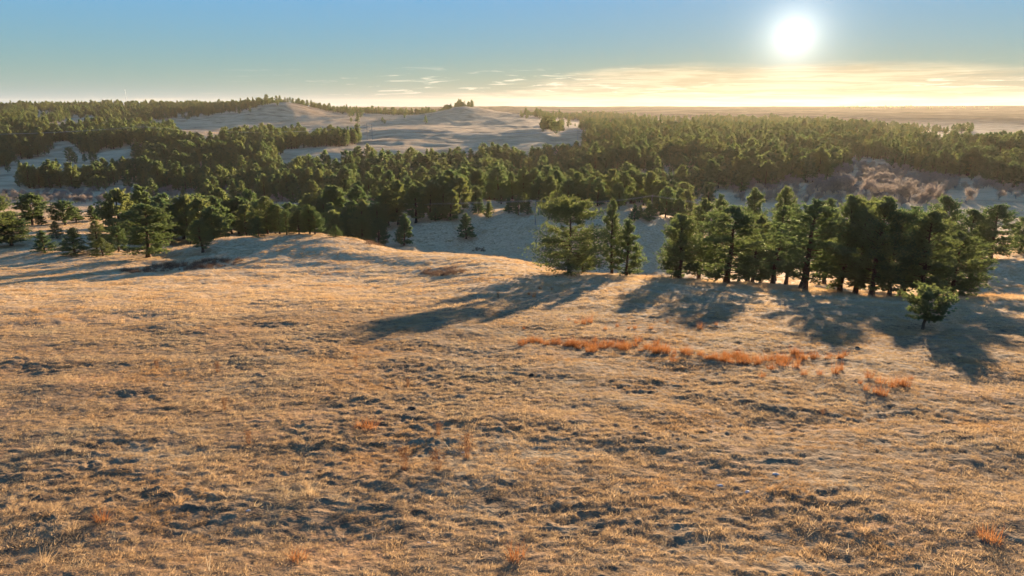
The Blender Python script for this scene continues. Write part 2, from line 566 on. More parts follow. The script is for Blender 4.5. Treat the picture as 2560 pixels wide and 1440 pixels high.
def bark_material(name, a, b, scale=6.0):
    m, T = new_mat(name)
    tcd = T.add('ShaderNodeTexCoord')
    mp = T.add('ShaderNodeMapping', {'Vector': tcd.outputs['Object'], 'Scale': (scale, scale, scale * 0.3)})
    nz = T.add('ShaderNodeTexNoise', {'Vector': mp.outputs[0], 'Scale': 1.0, 'Detail': 4.0, 'Roughness': 0.7})
    col = T.ramp(nz.outputs[0], [(0.35, a), (0.65, b)])
    bm_ = T.add('ShaderNodeBump', {'Height': nz.outputs[0], 'Strength': 0.6, 'Distance': 0.05})
    p = T.add('ShaderNodeBsdfPrincipled', {'Base Color': col, 'Roughness': 0.95, 'Specular IOR Level': 0.1, 'Normal': bm_.outputs[0]})
    T.add('ShaderNodeOutputMaterial', {'Surface': p.outputs[0]})
    return m


M_NEEDLE = leaf_material('pine_needles', [(0.0, (0.042, 0.068, 0.035)), (0.5, (0.068, 0.092, 0.039)), (1.0, (0.112, 0.114, 0.044))], 0.50, through=(2.5, 2.5, 1.7), gloss=0.03)
M_BARK = bark_material('pine_bark', (0.055, 0.036, 0.024), (0.15, 0.095, 0.060))
M_TWIG = leaf_material('grey_twigs', [(0.0, (0.22, 0.185, 0.15)), (0.5, (0.30, 0.245, 0.195)), (1.0, (0.38, 0.29, 0.22))], 0.35)
M_GREYBARK = bark_material('grey_bark', (0.14, 0.118, 0.10), (0.26, 0.22, 0.185))


def unit(v):
    return v / np.maximum(np.linalg.norm(v, axis=-1, keepdims=True), 1e-9)


def tube(path, radii, sides):
    """tapered tube along a polyline -> verts, quad faces"""
    path = np.asarray(path, float); radii = np.asarray(radii, float)
    tan = unit(np.gradient(path, axis=0))
    ref = np.where(np.abs(tan[:, 2:3]) > 0.9, np.array([[1.0, 0, 0]]), np.array([[0, 0, 1.0]]))
    u = unit(np.cross(ref, tan)); v = np.cross(tan, u)
    th = np.linspace(0, 2 * np.pi, sides, endpoint=False)
    ring = path[:, None] + radii[:, None, None] * (np.cos(th)[None, :, None] * u[:, None] + np.sin(th)[None, :, None] * v[:, None])
    n = len(path)
    i = np.arange(n - 1)[:, None]; j = np.arange(sides)[None]; j2 = (j + 1) % sides
    F = np.stack([i * sides + j, i * sides + j2, (i + 1) * sides + j2, (i + 1) * sides + j], -1).reshape(-1, 4)
    return ring.reshape(-1, 3), F


class Build:
    def __init__(self):
        self.v = []; self.f = []; self.n = 0

    def add(self, v, f):
        self.v.append(v); self.f.append(f + self.n); self.n += len(v)

    def mesh(self, name, mat, smooth=False):
        if not self.v:
            return None
        return mesh_arrays(name, np.concatenate(self.v), np.concatenate(self.f), mat, smooth)


def spikes(rng, centers, dirs, ntri, length, width, spread):
    """tufts of narrow triangles that fan out from each centre"""
    n = len(centers)
    c = np.repeat(centers, ntri, 0)
    d = unit(np.repeat(dirs, ntri, 0) + spread * rng.normal(size=(n * ntri, 3)))
    side = unit(np.cross(d, rng.normal(size=(n * ntri, 3))))
    ln = length * rng.uniform(0.6, 1.25, (n * ntri, 1))
    w = width * rng.uniform(0.7, 1.3, (n * ntri, 1))
    c = c - d * ln * 0.35
    V = np.stack([c + side * w, c - side * w, c + d * ln], 1).reshape(-1, 3)
    F = np.arange(n * ntri * 3).reshape(-1, 3)
    return V, F


PROFILES = {
    # crown radius along the crown (0 = lowest branches, 1 = tip)
    'cone': lambda t: 0.16 + 0.84 * (1 - t) ** 0.85 * np.minimum(1, 0.65 + 2.5 * t),
    'round': lambda t: np.maximum(0.14, np.minimum(1.0, 0.70 + 1.1 * t) * np.maximum(0, 1 - t ** 2.3) ** 0.62),
    'tall': lambda t: np.maximum(0.14, np.minimum(1.0, 0.62 + 1.3 * t) * np.maximum(0, 1 - t ** 1.9) ** 0.62),
    'dome': lambda t: np.maximum(0.18, np.minimum(1.0, 0.55 + 1.0 * t) * np.sqrt(np.maximum(0, 1 - np.maximum(0, (t - 0.5) / 0.56) ** 2))),
    'hero': lambda t: np.where(t < 0.56, 1.0 - 0.26 * (t / 0.56) ** 1.5, np.where(t < 0.67, 0.30, 0.76 * np.sqrt(np.maximum(0.12, 1 - (np.maximum(0, t - 0.78) / 0.24) ** 2)))),
}


def make_pine(seed, shape, H, rad, cb, nbr, tuft_len, dens, ntri, limbs=True, up0=-8, up1=48, gap=0.0, uneven=0.25):
    """one ponderosa: (trunk, branches, crown) meshes, base at the origin"""
    rng = np.random.default_rng(seed)
    prof = PROFILES[shape]
    nz = 9
    zz = np.linspace(-0.25, H * 0.96, nz)
    wob = np.cumsum(rng.normal(0, 0.012 * H, (nz, 2)), 0) * 0.6
    wob -= wob[1]
    path = np.column_stack([wob, zz])
    r0 = 0.020 * H + 0.05
    rr = r0 * (1 - np.linspace(0, 1, nz)) ** 0.8 + 0.02
    rr[0] *= 1.35
    tb = Build(); tb.add(*tube(path, rr, 8))

    def axis(h):
        return np.array([np.interp(h, zz, path[:, 0]), np.interp(h, zz, path[:, 1]), h])
    bb = Build(); cb_ = Build()
    cz0 = cb * H
    ts = (np.arange(nbr) + rng.uniform(0, 1, nbr)) / nbr
    if shape == 'hero':          # skirt, nearly bare stretch of trunk, dense flat dome
        k1 = int(nbr * 0.54)
        ts = np.concatenate([np.linspace(0, 0.55, k1), [0.58, 0.61, 0.64], np.linspace(0.69, 0.97, nbr - k1 - 3)])
    ga = rng.uniform(0, 6.28)
    lob = rng.uniform(1 - uneven, 1 + uneven, 7)
    for k, t in enumerate(ts):
        h = cz0 + t * (H - cz0) * 0.97
        az_ = ga + k * 2.39996 + rng.normal(0, 0.35)
        sect = lob[int((az_ % 6.2832) / 6.2832 * 7 + 3.0 * t) % 7]
        L = float(prof(np.array(t))) * rad * rng.uniform(0.72, 1.12) * (0.4 + 0.6 * sect)
        if rng.uniform() < gap or L < 0.05:
            continue
        pt = math.radians(up0 + (up1 - up0) * t ** 1.3 + rng.normal(0, 7))
        dv = np.array([math.cos(az_) * math.cos(pt), math.sin(az_) * math.cos(pt), math.sin(pt)])
        base = axis(h)
        s = np.linspace(0, 1, 5)[:, None]
        curve = base + dv * s * L + np.array([0, 0, 1.0]) * (0.16 * L * s ** 2.2) + rng.normal(0, 0.03 * L, (5, 3)) * s
        if limbs and L > 0.5:
            bb.add(*tube(curve, np.linspace(0.010 * H * 0.35 + 0.02, 0.012, 5) * (0.6 + 0.4 * (1 - t)), 4))
        nt = max(3, int(dens * (L + 0.35)))
        sp = rng.uniform(0.30 if L > 1.2 else 0.05, 1.0, nt) ** 0.8
        cen = np.stack([np.interp(sp, s[:, 0], curve[:, i]) for i in range(3)], 1)
        jit = rng.normal(0, 1, (nt, 3)) * np.array([0.13, 0.13, 0.10]) * (L * 0.75 + 0.55)
        cen = cen + jit * (0.4 + 0.6 * sp[:, None])
        cen[:, 2] += 0.10
        out = unit(0.45 * dv + unit(cen - axis(h)) * 0.4 + np.array([0, 0, 0.55]))
        cb_.add(*spikes(rng, cen, out, ntri, tuft_len, tuft_len * 0.20, 0.70))
    # leader
    top = axis(H * 0.96)
    nt = 8
    cen = top + np.column_stack([rng.normal(0, 0.10, (nt, 2)), rng.uniform(-0.5, 0.25, nt)])
    cb_.add(*spikes(rng, cen, np.tile([[0, 0, 1.0]], (nt, 1)), ntri, tuft_len, tuft_len * 0.17, 0.5))
    allc = np.concatenate(cb_.v)
    fz = H / np.percentile(allc[:, 2], 99.7)
    fr = 1.10 * rad / np.percentile(np.hypot(allc[:, 0], allc[:, 1]), 97)
    for bld in (tb, bb, cb_):
        for v in bld.v:
            v[:, 2] *= fz
            if bld is not tb:
                v[:, :2] *= fr
    return (tb.mesh('trunk', M_BARK, True), bb.mesh('branches', M_BARK) if limbs else None, cb_.mesh('crown', M_NEEDLE))


# (nominal height, nominal crown diameter, meshes) for the near, middle and far pines
NEAR = {  # noqa
    'cone': [(8.0, 4.8, make_pine(100 + i, 'cone', 8.0, 2.4, 0.06, 60, 0.27, 22, 8)) for i in range(3)],
    'round': [(12.0, 6.6, make_pine(120 + i, 'round', 12.0, 3.3, 0.09, 92, 0.30, 20, 8, up1=55, gap=0.05, uneven=0.38)) for i in range(4)],
    'tall': [(14.0, 6.0, make_pine(140 + i, 'tall', 14.0, 3.0, 0.15, 96, 0.30, 19, 8, gap=0.05, uneven=0.38)) for i in range(4)],
    'dome': [(13.0, 7.4, make_pine(160 + i, 'dome', 13.0, 3.7, 0.20, 84, 0.31, 20, 8, up1=62, gap=0.06, uneven=0.4)) for i in range(3)],
    'hero': [(13.0, 10.8, make_pine(185, 'hero', 13.0, 5.4, 0.12, 112, 0.30, 19, 8, up0=-14, up1=24))],
    'shrubby': [(4.0, 3.7, make_pine(193, 'dome', 4.0, 1.85, 0.32, 40, 0.27, 22, 9, up0=-4, up1=66, gap=0.04, uneven=0.32))],
}
MID = {
    'cone': [(8.0, 4.8, make_pine(200 + i, 'cone', 8.0, 2.4, 0.08, 44, 0.55, 13, 6, limbs=False)) for i in range(3)],
    'round': [(12.0, 6.6, make_pine(220 + i, 'round', 12.0, 3.3, 0.12, 62, 0.64, 12, 6, limbs=False, up1=55)) for i in range(4)],
    'tall': [(14.0, 6.0, make_pine(240 + i, 'tall', 14.0, 3.0, 0.14, 66, 0.64, 12, 6, limbs=False)) for i in range(4)],
    'dome': [(13.0, 7.4, make_pine(260 + i, 'dome', 13.0, 3.7, 0.22, 62, 0.66, 12, 6, limbs=False, up1=60)) for i in range(3)],
}


def far_pine(seed, shape, H, rad, cb, nbr):
    rng = np.random.default_rng(seed)
    t, _, c = make_pine(seed, shape, H, rad, cb, nbr, 1.0, 6.5, 4, limbs=False)
    return t, c


def join_meshes(name, meshes):
    """several mesh datas (each with one material) as one mesh with several slots"""
    V = []; F = []; mi = []; n = 0; mats = []
    for k, me in enumerate(meshes):
        v = np.empty(len(me.vertices) * 3, np.float32); me.vertices.foreach_get('co', v)
        me.calc_loop_triangles()
        f = np.empty(len(me.loop_triangles) * 3, np.int32); me.loop_triangles.foreach_get('vertices', f)
        V.append(v.reshape(-1, 3)); F.append(f.reshape(-1, 3) + n); n += len(v) // 3
        mi.append(np.full(len(f) // 3, k, np.int32)); mats.append(me.materials[0])
    out = mesh_arrays(name, np.concatenate(V), np.concatenate(F))
    for m in mats:
        out.materials.append(m)
    out.polygons.foreach_set('material_index', np.concatenate(mi))
    return out


# ------------------------------------------------------------------ scattering of what nobody could count
def scatter(name, protos, pts, rotz, scl, idx, tilt=None, mat=None):
    """one object whose points carry copies of a few small meshes"""
    coll = bpy.data.collections.new(name + '_kinds')
    for k, me in enumerate(protos):
        po = bpy.data.objects.new('%s_kind_%02d' % (name, k), me)
        coll.objects.link(po)
    me = bpy.data.meshes.new(name)
    n = len(pts)
    me.vertices.add(n)
    me.vertices.foreach_set('co', np.asarray(pts, np.float32).ravel())
    rot = np.zeros((n, 3), np.float32)
    if tilt is not None:
        rot[:, :2] = tilt
    rot[:, 2] = rotz
    a = me.attributes.new('rot', 'FLOAT_VECTOR', 'POINT'); a.data.foreach_set('vector', rot.ravel())
    s = np.asarray(scl, np.float32)
    if s.ndim == 1:
        s = np.repeat(s[:, None], 3, 1)
    a = me.attributes.new('scl', 'FLOAT_VECTOR', 'POINT'); a.data.foreach_set('vector', np.ascontiguousarray(s).ravel())
    a = me.attributes.new('kid', 'INT', 'POINT'); a.data.foreach_set('value', np.asarray(idx, np.int32))
    o = obj(name, me)
    ng = bpy.data.node_groups.new(name + '_nodes', 'GeometryNodeTree')
    ng.interface.new_socket('Geometry', in_out='INPUT', socket_type='NodeSocketGeometry')
    ng.interface.new_socket('Geometry', in_out='OUTPUT', socket_type='NodeSocketGeometry')
    N = ng.nodes; Lk = ng.links
    gi = N.new('NodeGroupInput'); go = N.new('NodeGroupOutput')
    ci = N.new('GeometryNodeCollectionInfo')
    ci.inputs['Collection'].default_value = coll
    ci.inputs['Separate Children'].default_value = True
    ci.inputs['Reset Children'].default_value = True
    ip = N.new('GeometryNodeInstanceOnPoints')
    ip.inputs['Pick Instance'].default_value = True

    def attr(nm, dt):
        nd = N.new('GeometryNodeInputNamedAttribute'); nd.data_type = dt
        nd.inputs['Name'].default_value = nm
        return nd.outputs['Attribute']
    Lk.new(gi.outputs[0], ip.inputs['Points'])
    Lk.new(ci.outputs[0], ip.inputs['Instance'])
    Lk.new(attr('kid', 'INT'), ip.inputs['Instance Index'])
    e2r = N.new('FunctionNodeEulerToRotation')
    Lk.new(attr('rot', 'FLOAT_VECTOR'), e2r.inputs[0])
    Lk.new(e2r.outputs[0], ip.inputs['Rotation'])
    Lk.new(attr('scl', 'FLOAT_VECTOR'), ip.inputs['Scale'])
    Lk.new(ip.outputs[0], go.inputs[0])
    md = o.modifiers.new('scatter', 'NODES')
    md.node_group = ng
    return o

# ------------------------------------------------------------------ pines one can tell apart
# (pixel x, base pixel y, top pixel y, crown width in pixels, shape, nearest, farthest distance)
L0, L1 = 118, 290
PINES_LEFT = [
    (-14, 618, 482, 100, 'round'), (30, 614, 530, 78, 'round'), (82, 563, 481, 58, 'dome'), (164, 563, 500, 56, 'dome'), (191, 556, 517, 40, 'round'), (234, 553, 512, 30, 'cone'),
    (250, 552, 522, 22, 'cone'), (142, 596, 551, 36, 'cone'), (63, 563, 526, 30, 'cone'), (104, 563, 536, 28, 'round'), (112, 631, 574, 50, 'cone'),
    (187, 638, 568, 72, 'cone'), (258, 641, 592, 50, 'cone'), (243, 630, 549, 40, 'tall'), (298, 630, 564, 44, 'round'), (306, 606, 469, 74, 'round'), (364, 594, 459, 52, 'tall'),
    (372, 643, 508, 112, 'round'), (427, 606, 480, 66, 'round'), (498, 594, 482, 78, 'dome'), (508, 630, 547, 50, 'tall'), (555, 584, 467, 52, 'round'), (580, 585, 503, 42, 'round'),
    (599, 585, 489, 40, 'tall'), (618, 585, 495, 44, 'round'), (647, 594, 538, 30, 'cone'), (549, 585, 562, 20, 'cone'), (670, 585, 488, 42, 'round'), (689, 584, 505, 40, 'round'),
    (717, 587, 523, 34, 'round'), (748, 585, 521, 40, 'cone'), (700, 585, 512, 36, 'round'), (788, 586, 523, 38, 'round'), (830, 584, 505, 44, 'tall'), (840, 593, 561, 32, 'cone'),
    (844, 566, 462, 50, 'tall'), (812, 575, 492, 44, 'round'), (757, 570, 500, 42, 'round'), (902, 568, 459, 48, 'tall'), (885, 590, 499, 52, 'round'), (925, 598, 558, 34, 'cone'),
    (965, 566, 481, 60, 'round'), (996, 562, 448, 46, 'tall'), (1041, 557, 460, 50, 'tall'), (1076, 545, 450, 48, 'round'), (1107, 541, 453, 44, 'round'), (1126, 550, 474, 50, 'cone'),
    (1088, 551, 519, 30, 'cone'), (1010, 614, 533, 46, 'cone'), (1166, 597, 532, 40, 'cone'), (460, 598, 500, 54, 'round'), (335, 600, 520, 60, 'round'), (400, 598, 500, 60, 'round'),
    (530, 588, 510, 44, 'round'), (640, 584, 500, 46, 'round'), (860, 590, 520, 44, 'round'), (945, 580, 505, 44, 'round'), (775, 585, 508, 40, 'tall'), (725, 580, 505, 44, 'round'),
]
PINES_RIDGE = [
    (1159, 506, 436, 52, 'round'), (1190, 489, 457, 34, 'cone'), (1180, 510, 488, 20, 'cone'), (1197, 534, 495, 32, 'cone'), (1221, 545, 500, 26, 'cone'), (1272, 533, 492, 24, 'cone'),
    (1296, 538, 490, 32, 'round'), (1320, 536, 497, 26, 'cone'), (1312, 513, 481, 28, 'cone'), (1253, 510, 471, 34, 'round'), (1246, 476, 415, 52, 'round'), (1223, 499, 453, 22, 'tall'),
    (1282, 480, 429, 22, 'tall'), (1310, 479, 415, 38, 'tall'), (1333, 482, 419, 46, 'round'), (1346, 496, 459, 30, 'cone'), (1376, 489, 448, 26, 'round'), (1405, 489, 448, 32, 'cone'),
    (1426, 489, 464, 24, 'cone'), (1454, 496, 443, 40, 'round'), (1475, 503, 436, 34, 'tall'), (1499, 513, 478, 30, 'round'), (1534, 473, 426, 34, 'round'), (1544, 500, 450, 40, 'tall'),
    (1576, 510, 422, 44, 'tall'), (1617, 506, 436, 40, 'round'), (1649, 500, 440, 30, 'round'), (1676, 513, 471, 44, 'round'), (1586, 552, 509, 26, 'cone'), (1623, 553, 502, 34, 'cone'),
    (1600, 545, 512, 20, 'cone'), (1642, 534, 497, 28, 'round'), (1680, 534, 505, 30, 'round'), (1697, 527, 478, 44, 'round'), (1720, 500, 462, 40, 'round'), (1515, 500, 455, 30, 'tall'), (1770, 500, 455, 38, 'round'),
]
PINES_NEAR = [
    (1423, 682, 484, 172, 'hero'), (1457, 682, 613, 62, 'round'), (1529, 684, 493, 58, 'tall'), (1566, 688, 544, 82, 'cone'), (1698, 695, 532, 96, 'round'), (1816, 708, 511, 142, 'round'),
    (2008, 724, 492, 150, 'tall'), (2098, 732, 483, 112, 'round'), (2137, 738, 512, 96, 'tall'), (2178, 742, 486, 118, 'round'), (2222, 744, 512, 104, 'dome'),
    (2255, 742, 510, 112, 'tall'), (2300, 743, 520, 112, 'round'), (2375, 744, 574, 112, 'round'),
]
# bases hidden behind the edge of the hill: (pixel x, distance, top pixel y, crown width, shape)
PINES_BEHIND = [
    (1745, 118, 497, 98, 'tall'), (1790, 135, 488, 65, 'tall'), (1868, 150, 452, 80, 'tall'), (1934, 150, 468, 78, 'tall'), (1881, 108, 539, 93, 'round'), (1930, 112, 515, 91, 'tall'), (1965, 128, 512, 85, 'tall'),
    (2060, 130, 498, 83, 'tall'), (2155, 118, 495, 96, 'dome'),
    (2342, 150, 492, 80, 'round'), (2411, 150, 525, 80, 'round'), (2330, 100, 590, 117, 'round'),
    (1690, 150, 535, 59, 'tall'), (1900, 125, 560, 78, 'round'), (2420, 122, 600, 78, 'round'),
]
PINES_RIGHT = [(2475, 648, 508, 104, 'round', 140, 165), (2547, 634, 585, 60, 'cone', 145, 175), (2552, 612, 539, 60, 'round', 160, 190), (2448, 652, 560, 46, 'round', 140, 170)]
LONE = (2306, 826, 707, 112, 'shrubby', 44, 56)

PLACED = []          # (x, y, z, height, crown width, shape, rank list name)


def put(px, py, top, wpx, shape, d0, d1, where):
    x, y, z = find_ground(px, py, d0, d1)
    depth = y * CP - (z - CAM_Z) * SP
    _, rz = ray(px, top)
    h = y * rz + CAM_Z - z
    PLACED.append((x, y, z, max(2.0, h * 0.97), wpx / FPX * depth, shape, where))


for e in PINES_LEFT:
    put(e[0], e[1], e[2], e[3] * (1.18 if e[4] != 'cone' else 1.05), e[4], L0, L1, 'left')
for e in PINES_RIDGE:
    put(*e, 190, 330, 'ridge')
for e in PINES_NEAR:
    put(e[0], e[1], e[2], e[3] * (1.16 if e[0] > 1600 else 1.0), e[4], 78, 112, 'near')
for e in PINES_RIGHT:
    put(*e, 'right')
put(*LONE, 'lone')
for px, d, top, wpx, shape in PINES_BEHIND:
    rx, _ = ray(px, 600)
    x = rx * d
    z = float(terrain(x, d, False))
    depth = d * CP - (z - CAM_Z) * SP
    x = (px - IMG_W / 2) / FPX * depth
    z = float(terrain(x, d, False))
    _, rz = ray(px, top)
    PLACED.append((x, d, z, min(21.0, d * rz + CAM_Z - z), wpx / FPX * depth, shape, 'grove'))

_rf = np.random.default_rng(41)
for px0, px1, d0, d1, n, where in ((290, 560, 165, 215, 12, 'left'), (560, 980, 175, 235, 16, 'left'), (1350, 1760, 225, 330, 30, 'ridge'), (1000, 1180, 225, 300, 10, 'left')):
    for k in range(n):
        d = float(_rf.uniform(d0, d1)); px = float(_rf.uniform(px0, px1))
        x = (px - IMG_W / 2) / FPX * (d * CP + 40 * SP)
        z = float(terrain(x, d, False)); h = float(_rf.uniform(8.5, 14.5))
        PLACED.append((x, d, z, h, h * float(_rf.uniform(0.46, 0.62)), ('round', 'tall', 'round', 'dome')[int(_rf.integers(0, 4))], where))

for px, d, h in ((1190, 246, 8.0), (1345, 250, 10.5), (1372, 246, 9.0), (1392, 258, 12.0), (1418, 240, 9.5), (1444, 250, 11.0), (1492, 236, 10.0), (1545, 228, 9.0), (1560, 242, 12.0), (1662, 232, 10.5), (1690, 222, 9.0), (1712, 238, 12.0)):
    x = (px - IMG_W / 2) / FPX * (d * CP + 40 * SP)
    PLACED.append((x, d, float(terrain(x, d, False)), h, h * 0.55, 'round', 'ridge'))

# ------------------------------------------------------------------ forest beyond
def inside(px, py, poly):
    P = np.array(poly, float)
    c = np.zeros(px.shape, bool)
    j = len(P) - 1
    for i in range(len(P)):
        xi, yi = P[i]; xj, yj = P[j]
        hit = ((yi > py) != (yj > py)) & (px < (xj - xi) * (py - yi) / (yj - yi + 1e-12) + xi)
        c ^= hit
        j = i
    return c


FORESTS = [
    # polygon of tree feet in the photograph, distance range, square metres per tree
    ([(-140, 258), (-140, 314), (60, 318), (240, 313), (302, 315), (406, 303), (541, 289), (600, 283), (636, 275), (652, 268), (700, 262), (700, 255)], 1000, 2150, 115),
    ([(-140, 310), (60, 318), (150, 328), (300, 320), (395, 318), (430, 345), (500, 365), (560, 372), (700, 372), (698, 425), (850, 432), (930, 420), (1000, 416), (1130, 410), (1200, 408), (1385, 402),
      (1440, 386), (1478, 362), (1476, 330), (1436, 320), (1560, 326), (1700, 322), (1900, 326), (2030, 330), (2120, 345), (2150, 400), (2080, 440), (2010, 465), (1880, 478), (1700, 470), (1500, 436), (1390, 448), (1300, 470), (1100, 488), (900, 490), (700, 490),
      (500, 486), (300, 480), (0, 465), (-140, 465)], 330, 1100, 36),
    ([(556, 354), (600, 343), (700, 347), (890, 352), (872, 374), (556, 376)], 600, 1050, 36),
    ([(1312, 284), (1412, 290), (1420, 302), (1330, 298)], 1300, 2200, 320),
    ([(1355, 318), (1400, 318), (1405, 333), (1360, 332)], 700, 1300, 60),
    ([(1420, 294), (1500, 291), (1580, 298), (1720, 304), (1800, 300), (1900, 302), (2010, 304), (2080, 308), (2200, 318), (2260, 322), (2200, 335), (2030, 330), (1900, 320), (1710, 310), (1560, 306), (1430, 302)], 1000, 2300, 150),
    ([(2240, 316), (2330, 316), (2425, 320), (2420, 331), (2330, 332), (2250, 340)], 850, 1500, 70),
    ([(2110, 345), (2240, 345), (2260, 380), (2200, 400), (2120, 400)], 480, 1000, 50),
    ([(2240, 360), (2350, 356), (2460, 362), (2560, 366), (2700, 372), (2700, 480), (2490, 474), (2440, 455), (2330, 446), (2250, 425)], 360, 800, 36),
    ([(2100, 262), (2700, 258), (2700, 269), (2100, 271)], 4300, 5000, 700),
    # scattered trees in the clearings
    ([(-140, 425), (60, 398), (230, 388), (350, 366), (365, 382), (215, 418), (30, 440), (-140, 445)], 560, 760, 420),
    ([(830, 412), (1000, 396), (1000, 414), (840, 430)], 500, 640, 110),
    ([(860, 290), (1100, 292), (1090, 310), (900, 310)], 1200, 1500, 2500),
    # valley behind the second ridge
    ([(300, 480), (1100, 488), (1300, 470), (1500, 470), (1800, 460), (1760, 505), (1180, 520), (800, 520), (300, 510)], 300, 460, 75),
]
CLEARINGS = [
    [(92, 283), (150, 281), (158, 294), (120, 298), (92, 296)], [(70, 299), (122, 298), (120, 309), (72, 309)], [(156, 296), (243, 293), (244, 310), (160, 311)],
    [(-140, 425), (0, 418), (60, 398), (130, 388), (230, 388), (280, 372), (350, 366), (372, 388), (330, 420), (260, 440), (190, 452), (60, 462), (-140, 466)],
    [(698, 374), (860, 374), (905, 378), (860, 412), (790, 424), (760, 440), (712, 440), (694, 410)],
    [(1470, 304), (1560, 306), (1700, 312), (1720, 326), (1600, 324), (1480, 320)], [(1640, 340), (1700, 338), (1720, 348), (1650, 350)], 
]


def sample_forest():
    rng = np.random.default_rng(5)
    out = []
    for k, (poly, d0, d1, m2) in enumerate(FORESTS):
        P = np.array(poly, float)
        a0 = math.atan(ray(P[:, 0].min() - 10, 330)[0]); a1 = math.atan(ray(P[:, 0].max() + 10, 330)[0])
        area = 0.5 * (a1 - a0) * (d1 * d1 - d0 * d0)
        n = int(min(area / m2, 60000))
        r = np.sqrt(rng.uniform(d0 * d0, d1 * d1, n)); a = rng.uniform(a0, a1, n)
        x = r * np.sin(a); y = r * np.cos(a)
        z = terrain(x, y, False)
        qx, qy = project(x, y, z)
        wob = 42 * fbm(x / 30.0, y / 30.0, 91, 2); wobv = (5 if d0 > 700 else 9) * fbm(x / 24.0, y / 24.0, 92, 2)
        ok = inside(qx + wob, qy + wobv, poly)
        if k not in (10, 11):
            for c in CLEARINGS:
                ok &= ~inside(qx + 0.5 * wob, qy + 0.5 * wobv, c)
        if k not in (3, 9):
            ok &= fbm(x / 55.0, y / 55.0, 90, 3) > rng.normal(-0.36, 0.16, len(x))
        out.append(np.stack([x, y, z, qx, qy], 1)[ok])
    # pines standing on the skyline behind the buttes
    for px0, px1, d0, d1, n in ((640, 1122, 1600, 1800, 420), (1120, 1182, 1490, 1580, 42)):
        a = np.arctan([ray(p, 280)[0] for p in rng.uniform(px0, px1, n)]); r = rng.uniform(d0, d1, n)
        x = r * np.sin(a); y = r * np.cos(a); z = terrain(x, y, False)
        qx, qy = project(x, y, z)
        out.append(np.stack([x, y, z, qx, qy], 1))
    return np.concatenate(out)


FOR = sample_forest()
_rng = np.random.default_rng(77)
FH = np.clip(_rng.normal(12.3, 3.2, len(FOR)), 5.0, 19.5)
# trees at the edge of a wood tend to be smaller
FH *= np.where(fbm(FOR[:, 0] / 35.0, FOR[:, 1] / 35.0, 95, 2) > 0.1, 1.0, 0.86)
FD = FOR[:, 1]
PXH = FH / FD * FPX
# a tree hidden behind the ground can be left to the mass
order = np.argsort(-PXH)
N_MORE = max(0, 296 - len(PLACED))
SINGLE = order[:N_MORE]
REST = order[N_MORE:]
print('pines placed', len(PLACED), 'forest', len(FOR), 'single', len(SINGLE))

SHAPES = ['round', 'tall', 'round', 'cone', 'dome', 'round', 'tall', 'round']
for i in SINGLE:
    h = float(FH[i])
    PLACED.append((FOR[i, 0], FOR[i, 1], FOR[i, 2], h, h * float(_rng.uniform(0.42, 0.58)), SHAPES[int(_rng.integers(0, 8))], 'valley'))


def place_pines():
    rng = np.random.default_rng(8)
    roots = []
    for (x, y, z, h, w, shape, where) in PLACED:
        lib = NEAR if (y < 172 or shape == 'hero') else MID
        kinds = lib.get(shape, lib['round'])
        H0, W0, (tm, bm_, cm) = kinds[int(rng.integers(0, len(kinds)))]
        root = bpy.data.objects.new('pine_tree', None)
        root.empty_display_size = 0.5
        root.location = (x, y, z - 0.05)
        sz = h / H0
        sx = min(max(w / W0, 0.55 * sz), 1.75 * sz)
        root.scale = (sx, sx * rng.uniform(0.92, 1.08), sz)
        root.rotation_euler = (rng.normal(0, 0.02), rng.normal(0, 0.02), 2.2 if shape == 'hero' else rng.uniform(0, 6.283))
        COL.objects.link(root)
        for nm, me in (('trunk', tm), ('branches', bm_), ('crown', cm)):
            if me is not None:
                obj(nm, me, root)
        roots.append(root)
    return roots


PINE_ROOTS = place_pines()

far_protos = []
for i in range(9):
    shp = ('round', 'tall', 'cone', 'round', 'dome', 'round', 'tall', 'cone', 'round')[i]
    t, c = far_pine(300 + i, shp, 12.0, (3.1, 2.6, 2.7, 3.3, 3.4, 2.9, 2.4, 2.5, 3.0)[i], 0.12, 34)
    far_protos.append(join_meshes('far_pine_%d' % i, [t, c]))
pts = FOR[REST, :3].copy(); pts[:, 2] -= 0.1
sc_ = np.stack([FH[REST] / 12.0 * _rng.uniform(0.85, 1.2, len(REST))] * 2 + [FH[REST] / 12.0], 1)
forest = scatter('pine_forest', far_protos, pts, _rng.uniform(0, 6.283, len(REST)), sc_, _rng.integers(0, 9, len(REST)))
tag(forest, 'dark mass of distant pines covering the valley and far ridges', 'pine forest', None, 'stuff')

# ------------------------------------------------------------------ dry grass of the near pasture
M_GRASS = leaf_material('dry_grass_blades', [(0.0, (0.36, 0.235, 0.115)), (0.35, (0.46, 0.315, 0.165)), (0.7, (0.54, 0.385, 0.210)), (1.0, (0.47, 0.285, 0.13))], 0.52, vary=0.40, nscale=0.5, drift=(0.92, 0.82, 0.70))
M_STRAW = leaf_material('pale_straw', [(0.0, (0.46, 0.36, 0.22)), (1.0, (0.62, 0.52, 0.36))], 0.35)
M_BLUESTEM = leaf_material('rusty_bluestem', [(0.0, (0.25, 0.088, 0.026)), (0.5, (0.34, 0.135, 0.042)), (1.0, (0.42, 0.21, 0.08))], 0.36, vary=0.6, nscale=3.0)
M_WEED = leaf_material('brown_weed_stalks', [(0.0, (0.16, 0.075, 0.035)), (0.5, (0.24, 0.115, 0.050)), (1.0, (0.33, 0.18, 0.08))], 0.30)


